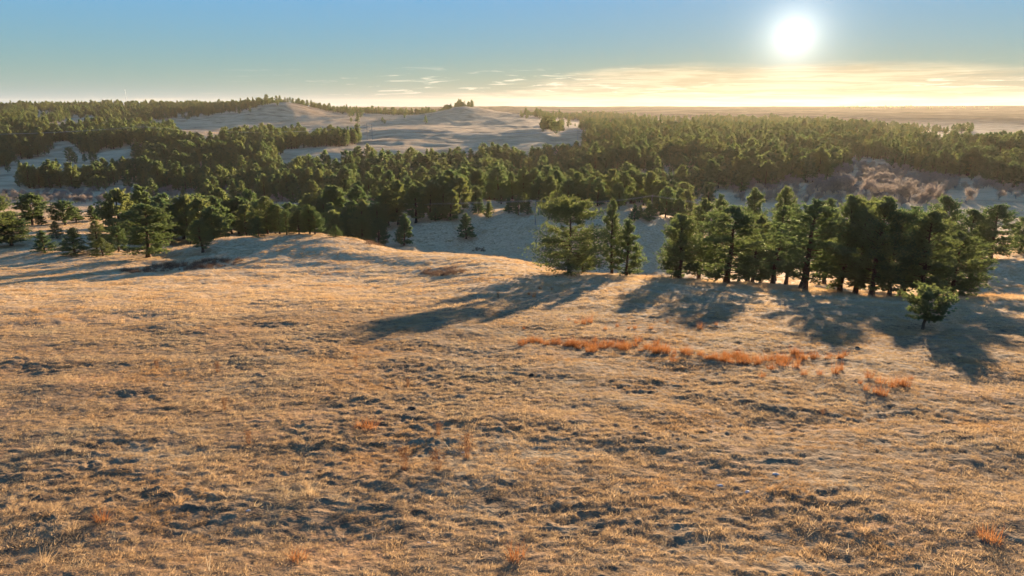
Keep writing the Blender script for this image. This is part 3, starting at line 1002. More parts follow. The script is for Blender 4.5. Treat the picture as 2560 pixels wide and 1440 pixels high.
def blades(rng, n, radius, length, width, lean, curl, segs=2, base_bias=0.7):
    """a tuft of bent blades growing from a small disc"""
    a = rng.uniform(0, 2 * np.pi, n)
    rr = radius * rng.uniform(0, 1, n) ** base_bias
    base = np.column_stack([rr * np.cos(a), rr * np.sin(a), np.full(n, -0.02)])
    a2 = a + rng.normal(0, 0.9, n)
    ln = length * rng.uniform(0.5, 1.2, n)
    le = np.clip(rng.normal(lean, 0.28, n), 0.03, 1.5)
    dirh = np.column_stack([np.cos(a2), np.sin(a2), np.zeros(n)])
    side = np.column_stack([-np.sin(a2 + rng.normal(0, 0.6, n)), np.cos(a2), np.zeros(n)])
    side = unit(side + 0.3 * rng.normal(size=(n, 3)))
    rows = []
    p = base.copy()
    for k in range(segs + 1):
        w = width * (1 - k / segs) * 0.5 * rng.uniform(0.7, 1.3, n)[:, None]
        rows.append((p - side * w, p + side * w))
        th = le + curl * (k + 1) / segs
        step = (ln / segs)[:, None]
        p = p + step * (np.sin(th)[:, None] * dirh + np.cos(th)[:, None] * np.array([[0, 0, 1.0]]))
    V = []; F = []
    cnt = 0
    for k in range(segs + 1):
        V.append(rows[k][0]); V.append(rows[k][1])
    V = np.stack(V, 1)                       # n, 2(segs+1), 3
    m = 2 * (segs + 1)
    idx = np.arange(n)[:, None] * m
    for k in range(segs):
        q = idx + np.array([[2 * k, 2 * k + 1, 2 * k + 3]])
        F.append(q)
        if k < segs - 1:
            F.append(idx + np.array([[2 * k, 2 * k + 3, 2 * k + 2]]))
    return V.reshape(-1, 3), np.concatenate(F)


def tuft_mesh(seed, name, mat, *a, **k):
    rng = np.random.default_rng(seed)
    V, F = blades(rng, *a, **k)
    return mesh_arrays(name, V, F, mat)


grass_protos = [tuft_mesh(400 + i, 'grass_tuft', M_GRASS, 64, 0.17, (0.105, 0.13, 0.09, 0.15, 0.08, 0.115)[i], 0.013, (0.8, 0.65, 1.0, 0.6, 1.1, 0.9)[i], 0.9) for i in range(6)]
wide_protos = [tuft_mesh(420 + i, 'grass_tuft_wide', M_GRASS, 60, 0.42, (0.17, 0.20, 0.15, 0.24)[i], 0.030, (0.75, 0.6, 0.9, 0.6)[i], 0.5) for i in range(4)]


def pasture_points(r0, r1, per_m2, seed, thr):
    rng = np.random.default_rng(seed)
    amax = math.radians(44)
    n = int(amax * (r1 * r1 - r0 * r0) * per_m2)
    r = np.sqrt(rng.uniform(r0 * r0, r1 * r1, n)); a = rng.uniform(-amax, amax, n)
    x = r * np.sin(a); y = r * np.cos(a)
    d = 0.55 * fbm(x / 1.3, y / 0.8, 111, 3, 0.6) + 0.35 * fbm(x / 8.0, y / 5.0, 115, 2)
    keep = rng.uniform(0, 1, n) < sstep(thr - 0.30, thr + 0.22, d)
    x, y, d = x[keep], y[keep], d[keep]
    z = terrain(x, y)
    s = rng.uniform(0.65, 1.25, len(x)) * (0.8 + 0.5 * sstep(0.0, 0.6, d))
    return np.stack([x, y, z], 1), s, rng


P1, S1, g1 = pasture_points(9, 36, 62, 1, -0.24)
P2, S2, g2 = pasture_points(36, 62, 30, 2, -0.22)
Pn = np.concatenate([P1, P2]); Sn = np.concatenate([S1, S2 * 1.2])
near_grass = scatter('short_dry_grass', grass_protos, Pn, g1.uniform(0, 6.283, len(Pn)), Sn, g1.integers(0, 6, len(Pn)), g1.normal(0, 0.12, (len(Pn), 2)))
tag(near_grass, 'short tan dry grass tufts covering the near pasture', 'grass', None, 'stuff')
P3, S3, g3 = pasture_points(62, 150, 4.5, 3, -0.10)
far_grass = scatter('thin_dry_grass', wide_protos, P3, g3.uniform(0, 6.283, len(P3)), S3, g3.integers(0, 4, len(P3)), g3.normal(0, 0.1, (len(P3), 2)))
tag(far_grass, 'thin dry grass along the far edge of the pasture', 'grass', None, 'stuff')
P5, S5, g5 = pasture_points(150, 300, 0.75, 5, -0.15)
slope_grass = scatter('slope_grass', wide_protos, P5, g5.uniform(0, 6.283, len(P5)), S5 * 1.9, g5.integers(0, 4, len(P5)))
tag(slope_grass, 'dry grass on the slopes between the pasture and the valley', 'grass', None, 'stuff')
straw_protos = [tuft_mesh(440 + i, 'straw', M_STRAW, 4, 0.10, 0.42, 0.010, (0.4, 0.9, 1.2)[i], 0.4) for i in range(3)]
P4, S4, g4 = pasture_points(9, 40, 1.3, 4, -0.4)
straw = scatter('loose_straw_stalks', straw_protos, P4, g4.uniform(0, 6.283, len(P4)), S4, g4.integers(0, 3, len(P4)), g4.normal(0, 0.25, (len(P4), 2)))
tag(straw, 'pale loose straw stalks standing and lying among the grass', 'straw', None, 'stuff')
print('grass points', len(Pn), len(P3), len(P4))

# ------------------------------------------------------------------ clumps, weeds, brush and stones on the near pasture
def on_ground(px, py, d0=10, d1=150):
    x, y, z = find_ground(px, py, d0, d1)
    return x, y, float(terrain(x, y))


def px_size(px, y, z):
    return px / FPX * (y * CP - (z - CAM_Z) * SP)


_r6 = np.random.default_rng(31)
BLUE_KINDS = [tuft_mesh(500 + i, 'bluestem_blades', M_BLUESTEM, 80, 0.26 + 0.05 * (i % 3), 1.0, 0.026, 0.16 + 0.05 * (i % 2), 0.42, segs=3) for i in range(5)]
WEED_KINDS = []
for i in range(4):
    rng = np.random.default_rng(520 + i)
    V1, F1 = blades(rng, 46, 0.16, 1.0, 0.016, 0.22, 0.30, segs=3)
    cen = np.column_stack([rng.normal(0, 0.17, (130, 2)), rng.uniform(0.45, 1.0, 130)])
    V2, F2 = spikes(rng, cen, np.tile([[0, 0, 1.0]], (130, 1)), 3, 0.13, 0.010, 0.8)
    WEED_KINDS.append(mesh_arrays('weed_stalks', np.concatenate([V1, V2]), np.concatenate([F1, F2 + len(V1)]), M_WEED))
TUFT_KINDS = [tuft_mesh(540 + i, 'tall_tuft_blades', M_GRASS, 120, 0.24, 1.0, 0.018, 0.42, 0.7, segs=3) for i in range(3)]


def clump(name, kinds, px, py, hpx, label, group, cat='grass clump', wide=1.0):
    x, y, z = on_ground(px, py)
    h = px_size(hpx, y, z)
    o = obj(name, kinds[int(_r6.integers(0, len(kinds)))])
    o.location = (x, y, z - 0.03)
    w = h * wide * float(_r6.uniform(0.85, 1.2))
    o.scale = (w, w, h)
    o.rotation_euler = (0, 0, float(_r6.uniform(0, 6.283)))
    return tag(o, label, cat, group)


ORD = ['first', 'second', 'third', 'fourth', 'fifth', 'sixth', 'seventh', 'eighth', 'ninth', 'tenth', 'eleventh', 'twelfth', 'thirteenth', 'fourteenth', 'fifteenth',
       'sixteenth', 'seventeenth', 'eighteenth', 'nineteenth', 'twentieth', 'twenty-first', 'twenty-second', 'twenty-third', 'twenty-fourth', 'twenty-fifth', 'twenty-sixth',
       'twenty-seventh', 'twenty-eighth', 'twenty-ninth', 'thirtieth']
BAND = [(1300, 862), (1330, 857), (1380, 862), (1440, 866), (1470, 876), (1500, 872), (1540, 866), (1580, 874), (1620, 876), (1660, 884), (1690, 890), (1720, 886), (1750, 898),
        (1780, 898), (1820, 895), (1860, 902), (1900, 906), (1940, 908), (1980, 900), (2020, 897), (2060, 898), (2090, 897), (2115, 894)]
bx_ = np.array(BAND, float)
FIFTH = ['left end', 'left half', 'middle', 'right half', 'right end']
row_px = np.sort(np.concatenate([_r6.uniform(1296, 2118, 88), _r6.uniform(1440, 2000, 44), _r6.uniform(1300, 1450, 18)]))
for i, px in enumerate(row_px):
    thick = 14 if 1440 < px < 2000 else 6
    py = float(np.interp(px, bx_[:, 0], bx_[:, 1]) + _r6.normal(0, thick * 0.45) - 2)
    clump('bluestem_clump', BLUE_KINDS, float(px), py, float(_r6.uniform(12, 28)) * (0.75 if px < 1420 or px > 2040 else 1.0),
          '%s rusty clump from left in the %s of the long orange grass row' % (ORD[i % 30], FIFTH[i // 30]), 'orange clumps of the long row', wide=1.15)
TRAIL = [(1905, 944, 24), (1958, 915, 30), (1990, 920, 34), (2010, 938, 26), (2050, 938, 22), (2088, 934, 36), (2100, 926, 30), (2165, 978, 26), (2172, 946, 30), (2190, 982, 24), (2205, 988, 34),
         (2200, 958, 30), (2232, 968, 36), (2250, 962, 30), (2262, 966, 34), (2276, 950, 22), (2150, 960, 18)]
for i, (px, py, h) in enumerate(sorted(TRAIL)):
    clump('bluestem_clump', BLUE_KINDS, px, py, h, '%s orange clump from the left in the cluster below the row' % ORD[i], 'orange clumps below the row', wide=0.9)
ABOVE = [(1335, 742, 20), (1350, 724, 14), (1380, 726, 12), (1322, 738, 12), (1440, 808, 16), (1459, 812, 26), (1474, 808, 26), (1513, 824, 18), (1543, 818, 16), (1572, 822, 12), (1587, 822, 16), (1628, 822, 14), (1668, 806, 14), (1750, 824, 24),
         (1790, 815, 12), (1310, 822, 12), (1422, 800, 10)]
for i, (px, py, h) in enumerate(sorted(ABOVE)):
    clump('bluestem_clump', BLUE_KINDS, px, py, h, '%s small orange clump from the left among those above the row' % ORD[i], 'lone orange clumps', wide=0.9)

WEEDS = [
    (890, 918, 30, 'w', 'reddish brown weed clump left of centre beside a dark hollow'), (1168, 1146, 66, 'w', 'tallest dark brown weed bush right of the pair of stalk clumps'),
    (1012, 1176, 62, 'w', 'left one of two brown stalk clumps standing side by side'), (1092, 1176, 56, 'w', 'right one of two brown stalk clumps standing side by side'),
    (1096, 1088, 36, 'w', 'yellowish brown stalk clump up the slope from the tall weed bush'), (545, 932, 30, 'w', 'faint brown weed clump at left, above the reddish one below it'),
    (562, 1024, 36, 'w', 'reddish brown weed clump in the left part of the pasture'), (622, 1110, 40, 'w', 'brown weed clump with a dark foot in the lower left pasture'),
    (1020, 968, 28, 'w', 'thin reddish weed clump near the middle of the pasture'), (392, 922, 24, 'w', 'small brown weed clump far left of the orange row'),
    (2056, 1036, 18, 'w', 'tiny dark weed clump alone on the right pasture'), (2476, 1352, 52, 'b', 'rusty red grass bush with black foot near the lower right corner'),
    (922, 1072, 40, 'b', 'bright orange leaning grass clump with black hollow at its foot'), (895, 1068, 26, 'b', 'low orange tuft just left of the bright leaning clump'),
    (440, 1262, 44, 't', 'straw tuft in the lower left pasture right of the others'), (180, 1330, 44, 't', 'straw tuft standing over a dark hollow at lower left'),
    (110, 1415, 52, 't', 'pale straw tuft in the lower left corner'), (255, 1305, 44, 'b', 'small orange tuft at lower left beside the straw tufts'),
    (2160, 1335, 36, 't', 'small tan tuft left of the rusty red bush'), (505, 1112, 30, 't', 'greenish tan tuft in the left pasture'), (770, 1240, 44, 't', 'broad tan tuft below the pair of stalk clumps'),
    (1290, 1395, 50, 'b', 'low orange tuft at the bottom edge right of centre'), (745, 1400, 46, 'b', 'low orange tuft at the bottom edge left of centre'), (2410, 905, 24, 't', 'yellow grass patch on the right below the lone small pine'),
    (2440, 908, 20, 't', 'right half of the yellow grass patch below the lone small pine'), (90, 1130, 40, 't', 'tan tuft at the left edge in the lower pasture'), (1610, 1165, 22, 't', 'low tan tuft in the right middle of the pasture'),
    (985, 780, 16, 'w', 'brown weeds at the tip of the big pine shadow'), (955, 790, 14, 'w', 'brown weeds just left of the shadow tip weeds'), (1245, 745, 16, 'w', 'brown weeds inside the big pine shadow'),
]
for px, py, h, k, lab in WEEDS:
    nm, kinds, cat, wd = {'w': ('weed_clump', WEED_KINDS, 'weed clump', 0.8), 'b': ('bluestem_clump', BLUE_KINDS, 'grass clump', 1.2), 't': ('tall_grass_tuft', TUFT_KINDS, 'grass tuft', 1.1)}[k]
    clump(nm, kinds, px, py, h, lab, {'w': 'brown weeds', 'b': 'orange tufts', 't': 'straw tufts'}[k], cat, wd)


def in_polygon_points(poly, d0, d1, per_m2, seed):
    rng = np.random.default_rng(seed)
    P = np.array(poly, float)
    yy = P[:, 1].mean()
    a0 = math.atan(ray(P[:, 0].min() - 5, yy)[0]); a1 = math.atan(ray(P[:, 0].max() + 5, yy)[0])
    n = int(0.5 * (a1 - a0) * (d1 * d1 - d0 * d0) * per_m2)
    r = np.sqrt(rng.uniform(d0 * d0, d1 * d1, n)); a = rng.uniform(a0, a1, n)
    x = r * np.sin(a); y = r * np.cos(a)
    z = terrain(x, y, False)
    qx, qy = project(x, y, z)
    ok = inside(qx, qy, poly)
    return np.stack([x, y, terrain(x, y)], 1)[ok], rng


# low brown thickets
M_BRUSH = leaf_material('brown_brush', [(0.0, (0.10, 0.062, 0.042)), (0.5, (0.15, 0.092, 0.058)), (1.0, (0.21, 0.13, 0.08))], 0.25)
brush_protos = [tuft_mesh(560 + i, 'brush_stems', M_BRUSH, 70, 0.35, 0.75, 0.020, 0.25, 0.35, segs=2) for i in range(4)]
for poly, d0, d1, dens, lab in (
        ([(300, 678), (360, 668), (470, 655), (560, 648), (608, 650), (600, 662), (520, 672), (420, 680), (330, 684)], 95, 135, 1.3, 'brown brush strip in the hollow left of the rounded hump'),
        ([(1046, 684), (1080, 672), (1130, 670), (1165, 676), (1150, 688), (1090, 692)], 90, 125, 1.5, 'brown brush patch on the slope left of the big pine'),
        ([(1180, 628), (1195, 618), (1215, 620), (1212, 630)], 150, 200, 1.0, 'small dark brush patch at the foot of the shaded slope'),
        ([(905, 612), (925, 600), (962, 604), (960, 616)], 120, 165, 0.8, 'dry brush fringe on the edge of the hump')):
    pp, rg = in_polygon_points(poly, d0, d1, dens, 600 + len(lab))
    if len(pp):
        o = scatter('low_brush', brush_protos, pp, rg.uniform(0, 6.283, len(pp)), rg.uniform(0.6, 1.3, len(pp)), rg.integers(0, 4, len(pp)))
        tag(o, lab, 'brush', None, 'stuff')
# taller golden grass along the edge under the grove
fr_protos = [tuft_mesh(580 + i, 'fringe_blades', M_GRASS, 60, 0.5, 0.55, 0.03, 0.4, 0.4, segs=2) for i in range(3)]
pp, rg = in_polygon_points([(1420, 690), (1640, 694), (1816, 706), (2008, 722), (2250, 744), (2460, 738), (2560, 738), (2560, 752), (2300, 758), (2008, 736), (1816, 720), (1640, 706), (1420, 700)], 74, 108, 1.1, 650)
o = scatter('golden_grass_fringe', fr_protos, pp, rg.uniform(0, 6.283, len(pp)), rg.uniform(0.5, 1.1, len(pp)), rg.integers(0, 3, len(pp)))
tag(o, 'golden taller grass along the crest under the grove', 'grass', None, 'stuff')


# clods and stones
def lump(seed, name, mat):
    rng = np.random.default_rng(seed)
    th = np.linspace(0, 2 * np.pi, 9, endpoint=False)
    rows = [(0.0, 1.0), (0.35, 0.92), (0.62, 0.62), (0.75, 0.28)]
    V = []
    for h, r in rows:
        rr = r * rng.uniform(0.8, 1.2, 9)
        V.append(np.column_stack([rr * np.cos(th), rr * np.sin(th), np.full(9, h) + rng.normal(0, 0.05, 9)]))
    V = np.concatenate(V + [np.array([[0, 0, 0.80]])])
    F = []
    for k in range(3):
        for j in range(9):
            a, b = k * 9 + j, k * 9 + (j + 1) % 9
            F += [(a, b, b + 9), (a, b + 9, a + 9)]
    for j in range(9):
        F.append((27 + j, 27 + (j + 1) % 9, 36))
    return mesh_arrays(name, V, np.array(F), mat)


M_SOIL = bark_material('dark_soil', (0.025, 0.018, 0.013), (0.07, 0.048, 0.032), 14.0)
M_STONE = bark_material('pale_stone', (0.30, 0.29, 0.27), (0.48, 0.46, 0.43), 18.0)
CLODS = [(1031, 1024, 13, 'black dirt clod up the slope from the stalk clumps'), (1330, 940, 8, 'dark dirt clod right of the thin reddish weed'), (1272, 938, 7, 'dark dirt clod near the middle, left of its pair'),
         (2143, 870, 6, 'dark clod between the orange row and the grove shadow'), (2378, 888, 6, 'dark clod on the tip of the grove shadow'), (800, 1180, 8, 'dark clod left of the pair of stalk clumps')]
for i, (px, py, s, lab) in enumerate(CLODS):
    x, y, z = on_ground(px, py)
    o = obj('dirt_clod', lump(700 + i, 'dirt_clod', M_SOIL)); w = px_size(s, y, z)
    o.location = (x, y, z - 0.03); o.scale = (w, w * 0.8, w * 0.9)
    tag(o, lab, 'clod', 'dirt clods')
STONES = [(1800, 1216, 10, 'grey stone left of two on the right pasture'), (1870, 1232, 10, 'grey stone right of two on the right pasture'), (1940, 1186, 9, 'pale stone above the pair of grey stones'),
          (620, 1276, 7, 'small pale stone in the lower left pasture'), (1072, 1358, 7, 'small pale stone near the bottom edge left of centre'), (1158, 1132, 6, 'small pale stone beside the tallest weed bush')]
for i, (px, py, s, lab) in enumerate(STONES):
    x, y, z = on_ground(px, py)
    o = obj('field_stone', lump(720 + i, 'field_stone', M_STONE)); w = px_size(s, y, z)
    o.location = (x, y, z - 0.02); o.scale = (w, w * 0.7, w * 0.8); o.rotation_euler = (0, 0, i * 1.3)
    tag(o, lab, 'stone', 'field stones')

# ------------------------------------------------------------------ leafless trees of the valley floor
def make_bare(seed, H, spread):
    rng = np.random.default_rng(seed)
    limb = Build(); tw = Build()
    tips = []

    def grow(p, d, L, r, lev):
        n = 4
        q = [p]
        dd = d.copy()
        for k in range(n):
            dd = unit(dd + rng.normal(0, 0.16, 3) + np.array([0, 0, 0.05]))
            q.append(q[-1] + dd * L / n)
        q = np.array(q)
        limb.add(*tube(q, np.linspace(r, r * 0.55, n + 1), 5 if lev < 2 else 3))
        if lev >= 3:
            tips.append((q[-1], dd)); tips.append((q[2], dd))
            return
        for k in range(rng.integers(3, 5)):
            a = rng.uniform(0, 6.283)
            side = np.array([math.cos(a), math.sin(a), rng.uniform(-0.1, 0.5)])
            t = rng.uniform(0.45, 1.0)
            st = q[int(round(t * n))]
            grow(st, unit(dd * 0.75 + side * spread), L * rng.uniform(0.62, 0.82), r * 0.55, lev + 1)
    grow(np.array([0, 0, -0.2]), np.array([0, 0, 1.0]), H * 0.30, 0.026 * H, 0)
    c = np.array([t[0] for t in tips]); d = np.array([t[1] for t in tips])
    c2 = np.concatenate([c + rng.normal(0, 0.05 * H, c.shape) for _ in range(3)]); d2 = np.concatenate([d] * 3)
    V, F = spikes(rng, c2, unit(d2 + np.array([0, 0, 0.3])), 5, 0.13 * H, 0.0042 * H, 0.55)
    tw.add(V, F)
    return limb.mesh('trunk', M_GREYBARK), tw.mesh('twigs', M_TWIG)


BARE = [make_bare(800 + i, 8.0, (0.75, 0.9, 1.0, 0.8)[i]) for i in range(4)]
BARE_SPOTS = [
    (2415, 508, 450, 'bare tree standing alone on the pale valley floor at right'), (2497, 500, 458, 'bare tree at the right end of the pale valley floor'), (2540, 498, 465, 'small bare tree by the right edge of the valley floor'),
    (2272, 505, 420, 'tall pinkish leafless tree in the middle of the right valley'), (2312, 508, 438, 'leafless tree just right of the tall pinkish one'), (2245, 505, 432, 'leafless tree just left of the tall pinkish one'),
    (2200, 498, 428, 'leafless tree above the right part of the grove'), (2165, 492, 420, 'leafless tree above the middle of the grove'), (2125, 486, 412, 'leafless tree in the valley thicket, third from its left end'),
    (2085, 482, 410, 'leafless tree in the valley thicket, second from its left end'), (2045, 478, 418, 'leafless tree at the left end of the valley thicket'), (2350, 505, 455, 'short leafless tree left of the alone standing bare tree'),
    (2140, 512, 478, 'pale bushy leafless tree peeking over the grove, left one'), (2205, 514, 480, 'pale bushy leafless tree peeking over the grove, middle one'), (2300, 518, 486, 'pale bushy leafless tree peeking over the grove, right one'),
    (2020, 495, 455, 'low leafless tree near the foot of the hazy slope'), (1980, 492, 458, 'low leafless tree left of the valley thicket'), (1940, 490, 455, 'leafless tree behind the two tall pines of the grove'),
    (2445, 470, 430, 'grey leafless tree on the slope under the right wood'), (2385, 462, 425, 'grey leafless tree where the right wood meets the valley'),
    (300, 506, 470, 'grey leafless tree in the shaded creek bottom at left'), (205, 505, 472, 'rounded grey leafless tree in the creek bottom at far left'), (150, 500, 470, 'small grey leafless tree at the far left of the creek bottom'),
]
_r7 = np.random.default_rng(61)
for i, (px, py, top, lab) in enumerate(BARE_SPOTS):
    x, y, z = find_ground(px, py, 250, 520)
    _, rz = ray(px, top)
    h = min(max(4.0, y * rz + CAM_Z - z), 16.0)
    root = bpy.data.objects.new('bare_tree', None); COL.objects.link(root)
    root.location = (x, y, z - 0.05)
    root.scale = (h / 8 * 1.1, h / 8 * 1.1, h / 8 * 1.08); root.rotation_euler = (0, 0, float(_r7.uniform(0, 6.283)))
    tm, cm = BARE[i % 4]
    obj('trunk', tm, root); obj('twigs', cm, root)
    tag(root, lab, 'bare tree', 'leafless trees of the valley')
# leafless thicket nobody could count
thick_protos = [join_meshes('thicket_%d' % i, list(BARE[i])) for i in range(4)]
tp = []
for poly, d0, d1, dens in (([(1820, 462), (1960, 455), (2060, 440), (2140, 390), (2330, 405), (2390, 470), (2340, 515), (2150, 520), (1840, 508)], 270, 560, 0.030), ([(2340, 440), (2700, 462), (2700, 496), (2520, 492), (2440, 480), (2350, 480)], 280, 480, 0.012),
                           ([(-80, 462), (300, 474), (700, 478), (930, 480), (920, 512), (560, 515), (200, 512), (-80, 505)], 330, 520, 0.020)):
    pp, rg = in_polygon_points(poly, d0, d1, dens, 900 + int(d0))
    tp.append(pp)
tp = np.concatenate(tp)
o = scatter('leafless_thicket', thick_protos, tp, _r7.uniform(0, 6.283, len(tp)), _r7.uniform(0.55, 1.0, len(tp)), _r7.integers(0, 4, len(tp)))
tag(o, 'grey leafless thicket along the creek bottoms', 'thicket', None, 'stuff')

# ------------------------------------------------------------------ power lines and mast
M_POLE = bark_material('weathered_pole', (0.16, 0.13, 0.105), (0.27, 0.23, 0.19), 4.0)
M_STEEL, _T = new_mat('galvanised_steel')
_n = _T.add('ShaderNodeTexNoise', {'Scale': 3.0, 'Detail': 3.0})
_c = _T.ramp(_n.outputs[0], [(0.3, (0.42, 0.42, 0.42)), (0.7, (0.60, 0.60, 0.59))])
_p = _T.add('ShaderNodeBsdfPrincipled', {'Base Color': _c, 'Metallic': 0.6, 'Roughness': 0.45})
_T.add('ShaderNodeOutputMaterial', {'Surface': _p.outputs[0]})
M_INS, _T = new_mat('porcelain_insulator')
_n = _T.add('ShaderNodeTexNoise', {'Scale': 9.0})
_c = _T.ramp(_n.outputs[0], [(0.3, (0.30, 0.26, 0.22)), (0.7, (0.42, 0.38, 0.33))])
_p = _T.add('ShaderNodeBsdfPrincipled', {'Base Color': _c, 'Roughness': 0.25})
_T.add('ShaderNodeOutputMaterial', {'Surface': _p.outputs[0]})


def bar(name, pts, radii, mat, parent, sides=6):
    b = Build(); b.add(*tube(np.array(pts, float), np.array(radii, float), sides))
    return obj(name, b.mesh(name, mat, True), parent)


def empty(name, loc, rz=0.0):
    e = bpy.data.objects.new(name, None); COL.objects.link(e)
    e.location = loc; e.rotation_euler = (0, 0, rz); e.empty_display_size = 1.0
    return e


def utility_pole(px, py, top, d0, d1, label, rz=0.0):
    x, y, z = find_ground(px, py, d0, d1)
    _, rr = ray(px, top)
    h = max(7.0, min(13.0, y * rr + CAM_Z - z))
    e = empty('utility_pole', (x, y, z), rz)
    bar('shaft', [(0, 0, -0.4), (0, 0, h * 0.5), (0, 0, h)], [0.17, 0.15, 0.12], M_POLE, e, 8)
    bar('crossarm', [(0.07, -1.1, h - 0.55), (0.07, 0, h - 0.55), (0.07, 1.1, h - 0.55)], [0.07] * 3, M_POLE, e, 4)
    for yy in (-1.0, 1.0):
        bar('insulator', [(0.07, yy, h - 0.49), (0.07, yy, h - 0.40), (0.07, yy, h - 0.28)], [0.035, 0.06, 0.03], M_INS, e, 6)
    tag(e, label, 'utility pole', 'wooden poles of the local power line')
    c, s = math.cos(rz), math.sin(rz)
    return [(x + c * 0.07 - s * yy, y + s * 0.07 + c * yy, z + h - 0.30) for yy in (-1.0, 1.0)]


def wire(a, b, sag, label, group, r=0.018):
    a = np.array(a); b = np.array(b)
    t = np.linspace(0, 1, 25)[:, None]
    P = a + (b - a) * t
    P[:, 2] -= sag * 4 * (t * (1 - t))[:, 0]
    bb = Build(); bb.add(*tube(P, np.full(25, r), 4))
    o = obj('overhead_wire', bb.mesh('overhead_wire', M_STEEL, True))
    return tag(o, label, 'wire', group)


poles = [utility_pole(-170, 562, 500, 190, 260, 'utility pole out past the left edge of the woods', 0.05), utility_pole(580, 560, 500, 200, 270, 'utility pole hidden among the left pines', 0.02),
         utility_pole(1338, 562, 499, 195, 230, 'wooden utility pole on the lit bank left of the big flat topped pine', -0.05), utility_pole(1628, 540, 487, 205, 290, 'wooden utility pole among young pines right of the big pine', -0.3),
         utility_pole(1985, 600, 518, 190, 250, 'utility pole behind the middle of the grove', -0.6), utility_pole(2700, 600, 520, 190, 250, 'utility pole past the right edge of the valley', -0.3)]
SPAN = ['left woods span', 'hump span', 'big pine span', 'grove span', 'right valley span']
for i in range(5):
    for k, nm in ((0, 'near'), (1, 'far')):
        wire(poles[i][k], poles[i + 1][k], 1.2, '%s wire of the %s in the local power line' % (nm, SPAN[i]), 'local power line wires')


def h_frame(px, py, top, d0, d1, label, rz=0.0, single=False):
    x, y, z = find_ground(px, py, d0, d1)
    _, rr = ray(px, top)
    h = max(12.0, min(26.0, y * rr + CAM_Z - z))
    e = empty('transmission_tower', (x, y, z), rz)
    w = 2.6
    for s in (-1, 1):
        bar('pole', [(s * w, 0, -0.5), (s * w, 0, h * 0.5), (s * w, 0, h)], [0.20, 0.18, 0.14], M_POLE, e, 8)
    bar('crossarm', [(-2.1 * w, 0, h - 1.4), (0, 0, h - 1.4), (2.1 * w, 0, h - 1.4)], [0.14] * 3, M_POLE, e, 4)
    for s in (-1, 1):
        bar('brace', [(-s * w, 0.02 * s, h - 6.5), (0, 0.02 * s, h - 4.6), (s * w, 0.02 * s, h - 2.7)], [0.09] * 3, M_POLE, e, 4)
    ends = []
    for s in (-2.0, 0.0, 2.0):
        bar('insulator', [(s * w, 0, h - 1.55), (s * w, 0, h - 2.2), (s * w, 0, h - 2.9)], [0.06, 0.11, 0.05], M_INS, e, 6)
        ends.append((x + math.cos(rz) * s * w, y + math.sin(rz) * s * w, z + h - 2.95))
    tag(e, label, 'transmission tower', 'twin pole transmission towers')
    return ends


tw = [h_frame(-420, 370, 318, 700, 820, 'twin pole transmission tower past the left edge of the wooded valley', 0.2), h_frame(358, 358, 309, 690, 780, 'twin pole transmission tower rising from the left pine wood', 0.15),
      h_frame(925, 350, 309, 740, 820, 'twin pole transmission tower on the open meadow below the two buttes', 0.1), h_frame(1450, 350, 318, 700, 780, 'twin pole transmission tower at the edge of the right pine wood', 0.05),
      h_frame(2392, 346, 326, 820, 940, 'faint transmission tower on the bare hill at far right', 0.0)]
TSP = ['left wood', 'meadow', 'hill foot', 'hazy valley']
for i in range(4):
    for k, nm in enumerate(('left', 'middle', 'right')):
        wire(tw[i][k], tw[i + 1][k], 6.0, '%s conductor of the transmission line over the %s' % (nm, TSP[i]), 'transmission line wires', 0.03)

x, y, z = find_ground(318, 263, 1850, 2050)
e = empty('radio_mast', (x, y, z))
mh = 42.0
for k in range(3):
    a = k * 2.0944
    bar('mast_leg', [(0.7 * math.cos(a), 0.7 * math.sin(a), -0.5), (0.7 * math.cos(a), 0.7 * math.sin(a), mh * 0.5), (0.5 * math.cos(a), 0.5 * math.sin(a), mh)], [0.09] * 3, M_STEEL, e, 4)
    bar('guy_wire', [(0.6 * math.cos(a), 0.6 * math.sin(a), mh * 0.8), (9 * math.cos(a), 9 * math.sin(a), mh * 0.4), (18 * math.cos(a), 18 * math.sin(a), 0)], [0.03] * 3, M_STEEL, e, 3)
b = Build()
for i in range(21):
    for k in range(3):
        a0, a1 = k * 2.0944, (k + 1) * 2.0944
        z0 = i * 2.0; f0 = 0.7 - 0.2 * z0 / mh; f1 = 0.7 - 0.2 * (z0 + 2) / mh
        b.add(*tube(np.array([(f0 * math.cos(a0), f0 * math.sin(a0), z0), (f1 * math.cos(a1), f1 * math.sin(a1), z0 + 2)]), np.array([0.045, 0.045]), 3))
tag(obj('lattice', b.mesh('lattice', M_STEEL), e), None)
tag(e, 'thin radio mast standing on the wooded skyline at left', 'radio mast')

# ------------------------------------------------------------------ labels of the pines
NEAR_LABELS = [
    'largest pine, flat topped with a broad skirt, at the edge of the pasture', 'small round pine close beside the trunk of the largest flat topped pine', 'tall slim pine right of the largest flat topped pine',
    'cone shaped pine just right of the tall slim one', 'leftmost pine of the grove on the crest', 'broad pine with dark trunk casting the pointed shadow left of the grove centre',
    'tall broad pine with a reddish trunk in the middle of the grove', 'slim pine just right of the reddish trunk pine in the grove', 'tall pine second to the right of the reddish trunk pine',
    'round topped pine third to the right of the reddish trunk pine', 'wide pine in the dense right half of the grove', 'slim pine behind and above the lone small pine, left of it',
    'round pine left of the one directly above the lone small pine', 'round pine standing directly above the lone small pine', 'broad low pine at the right end of the grove',
]


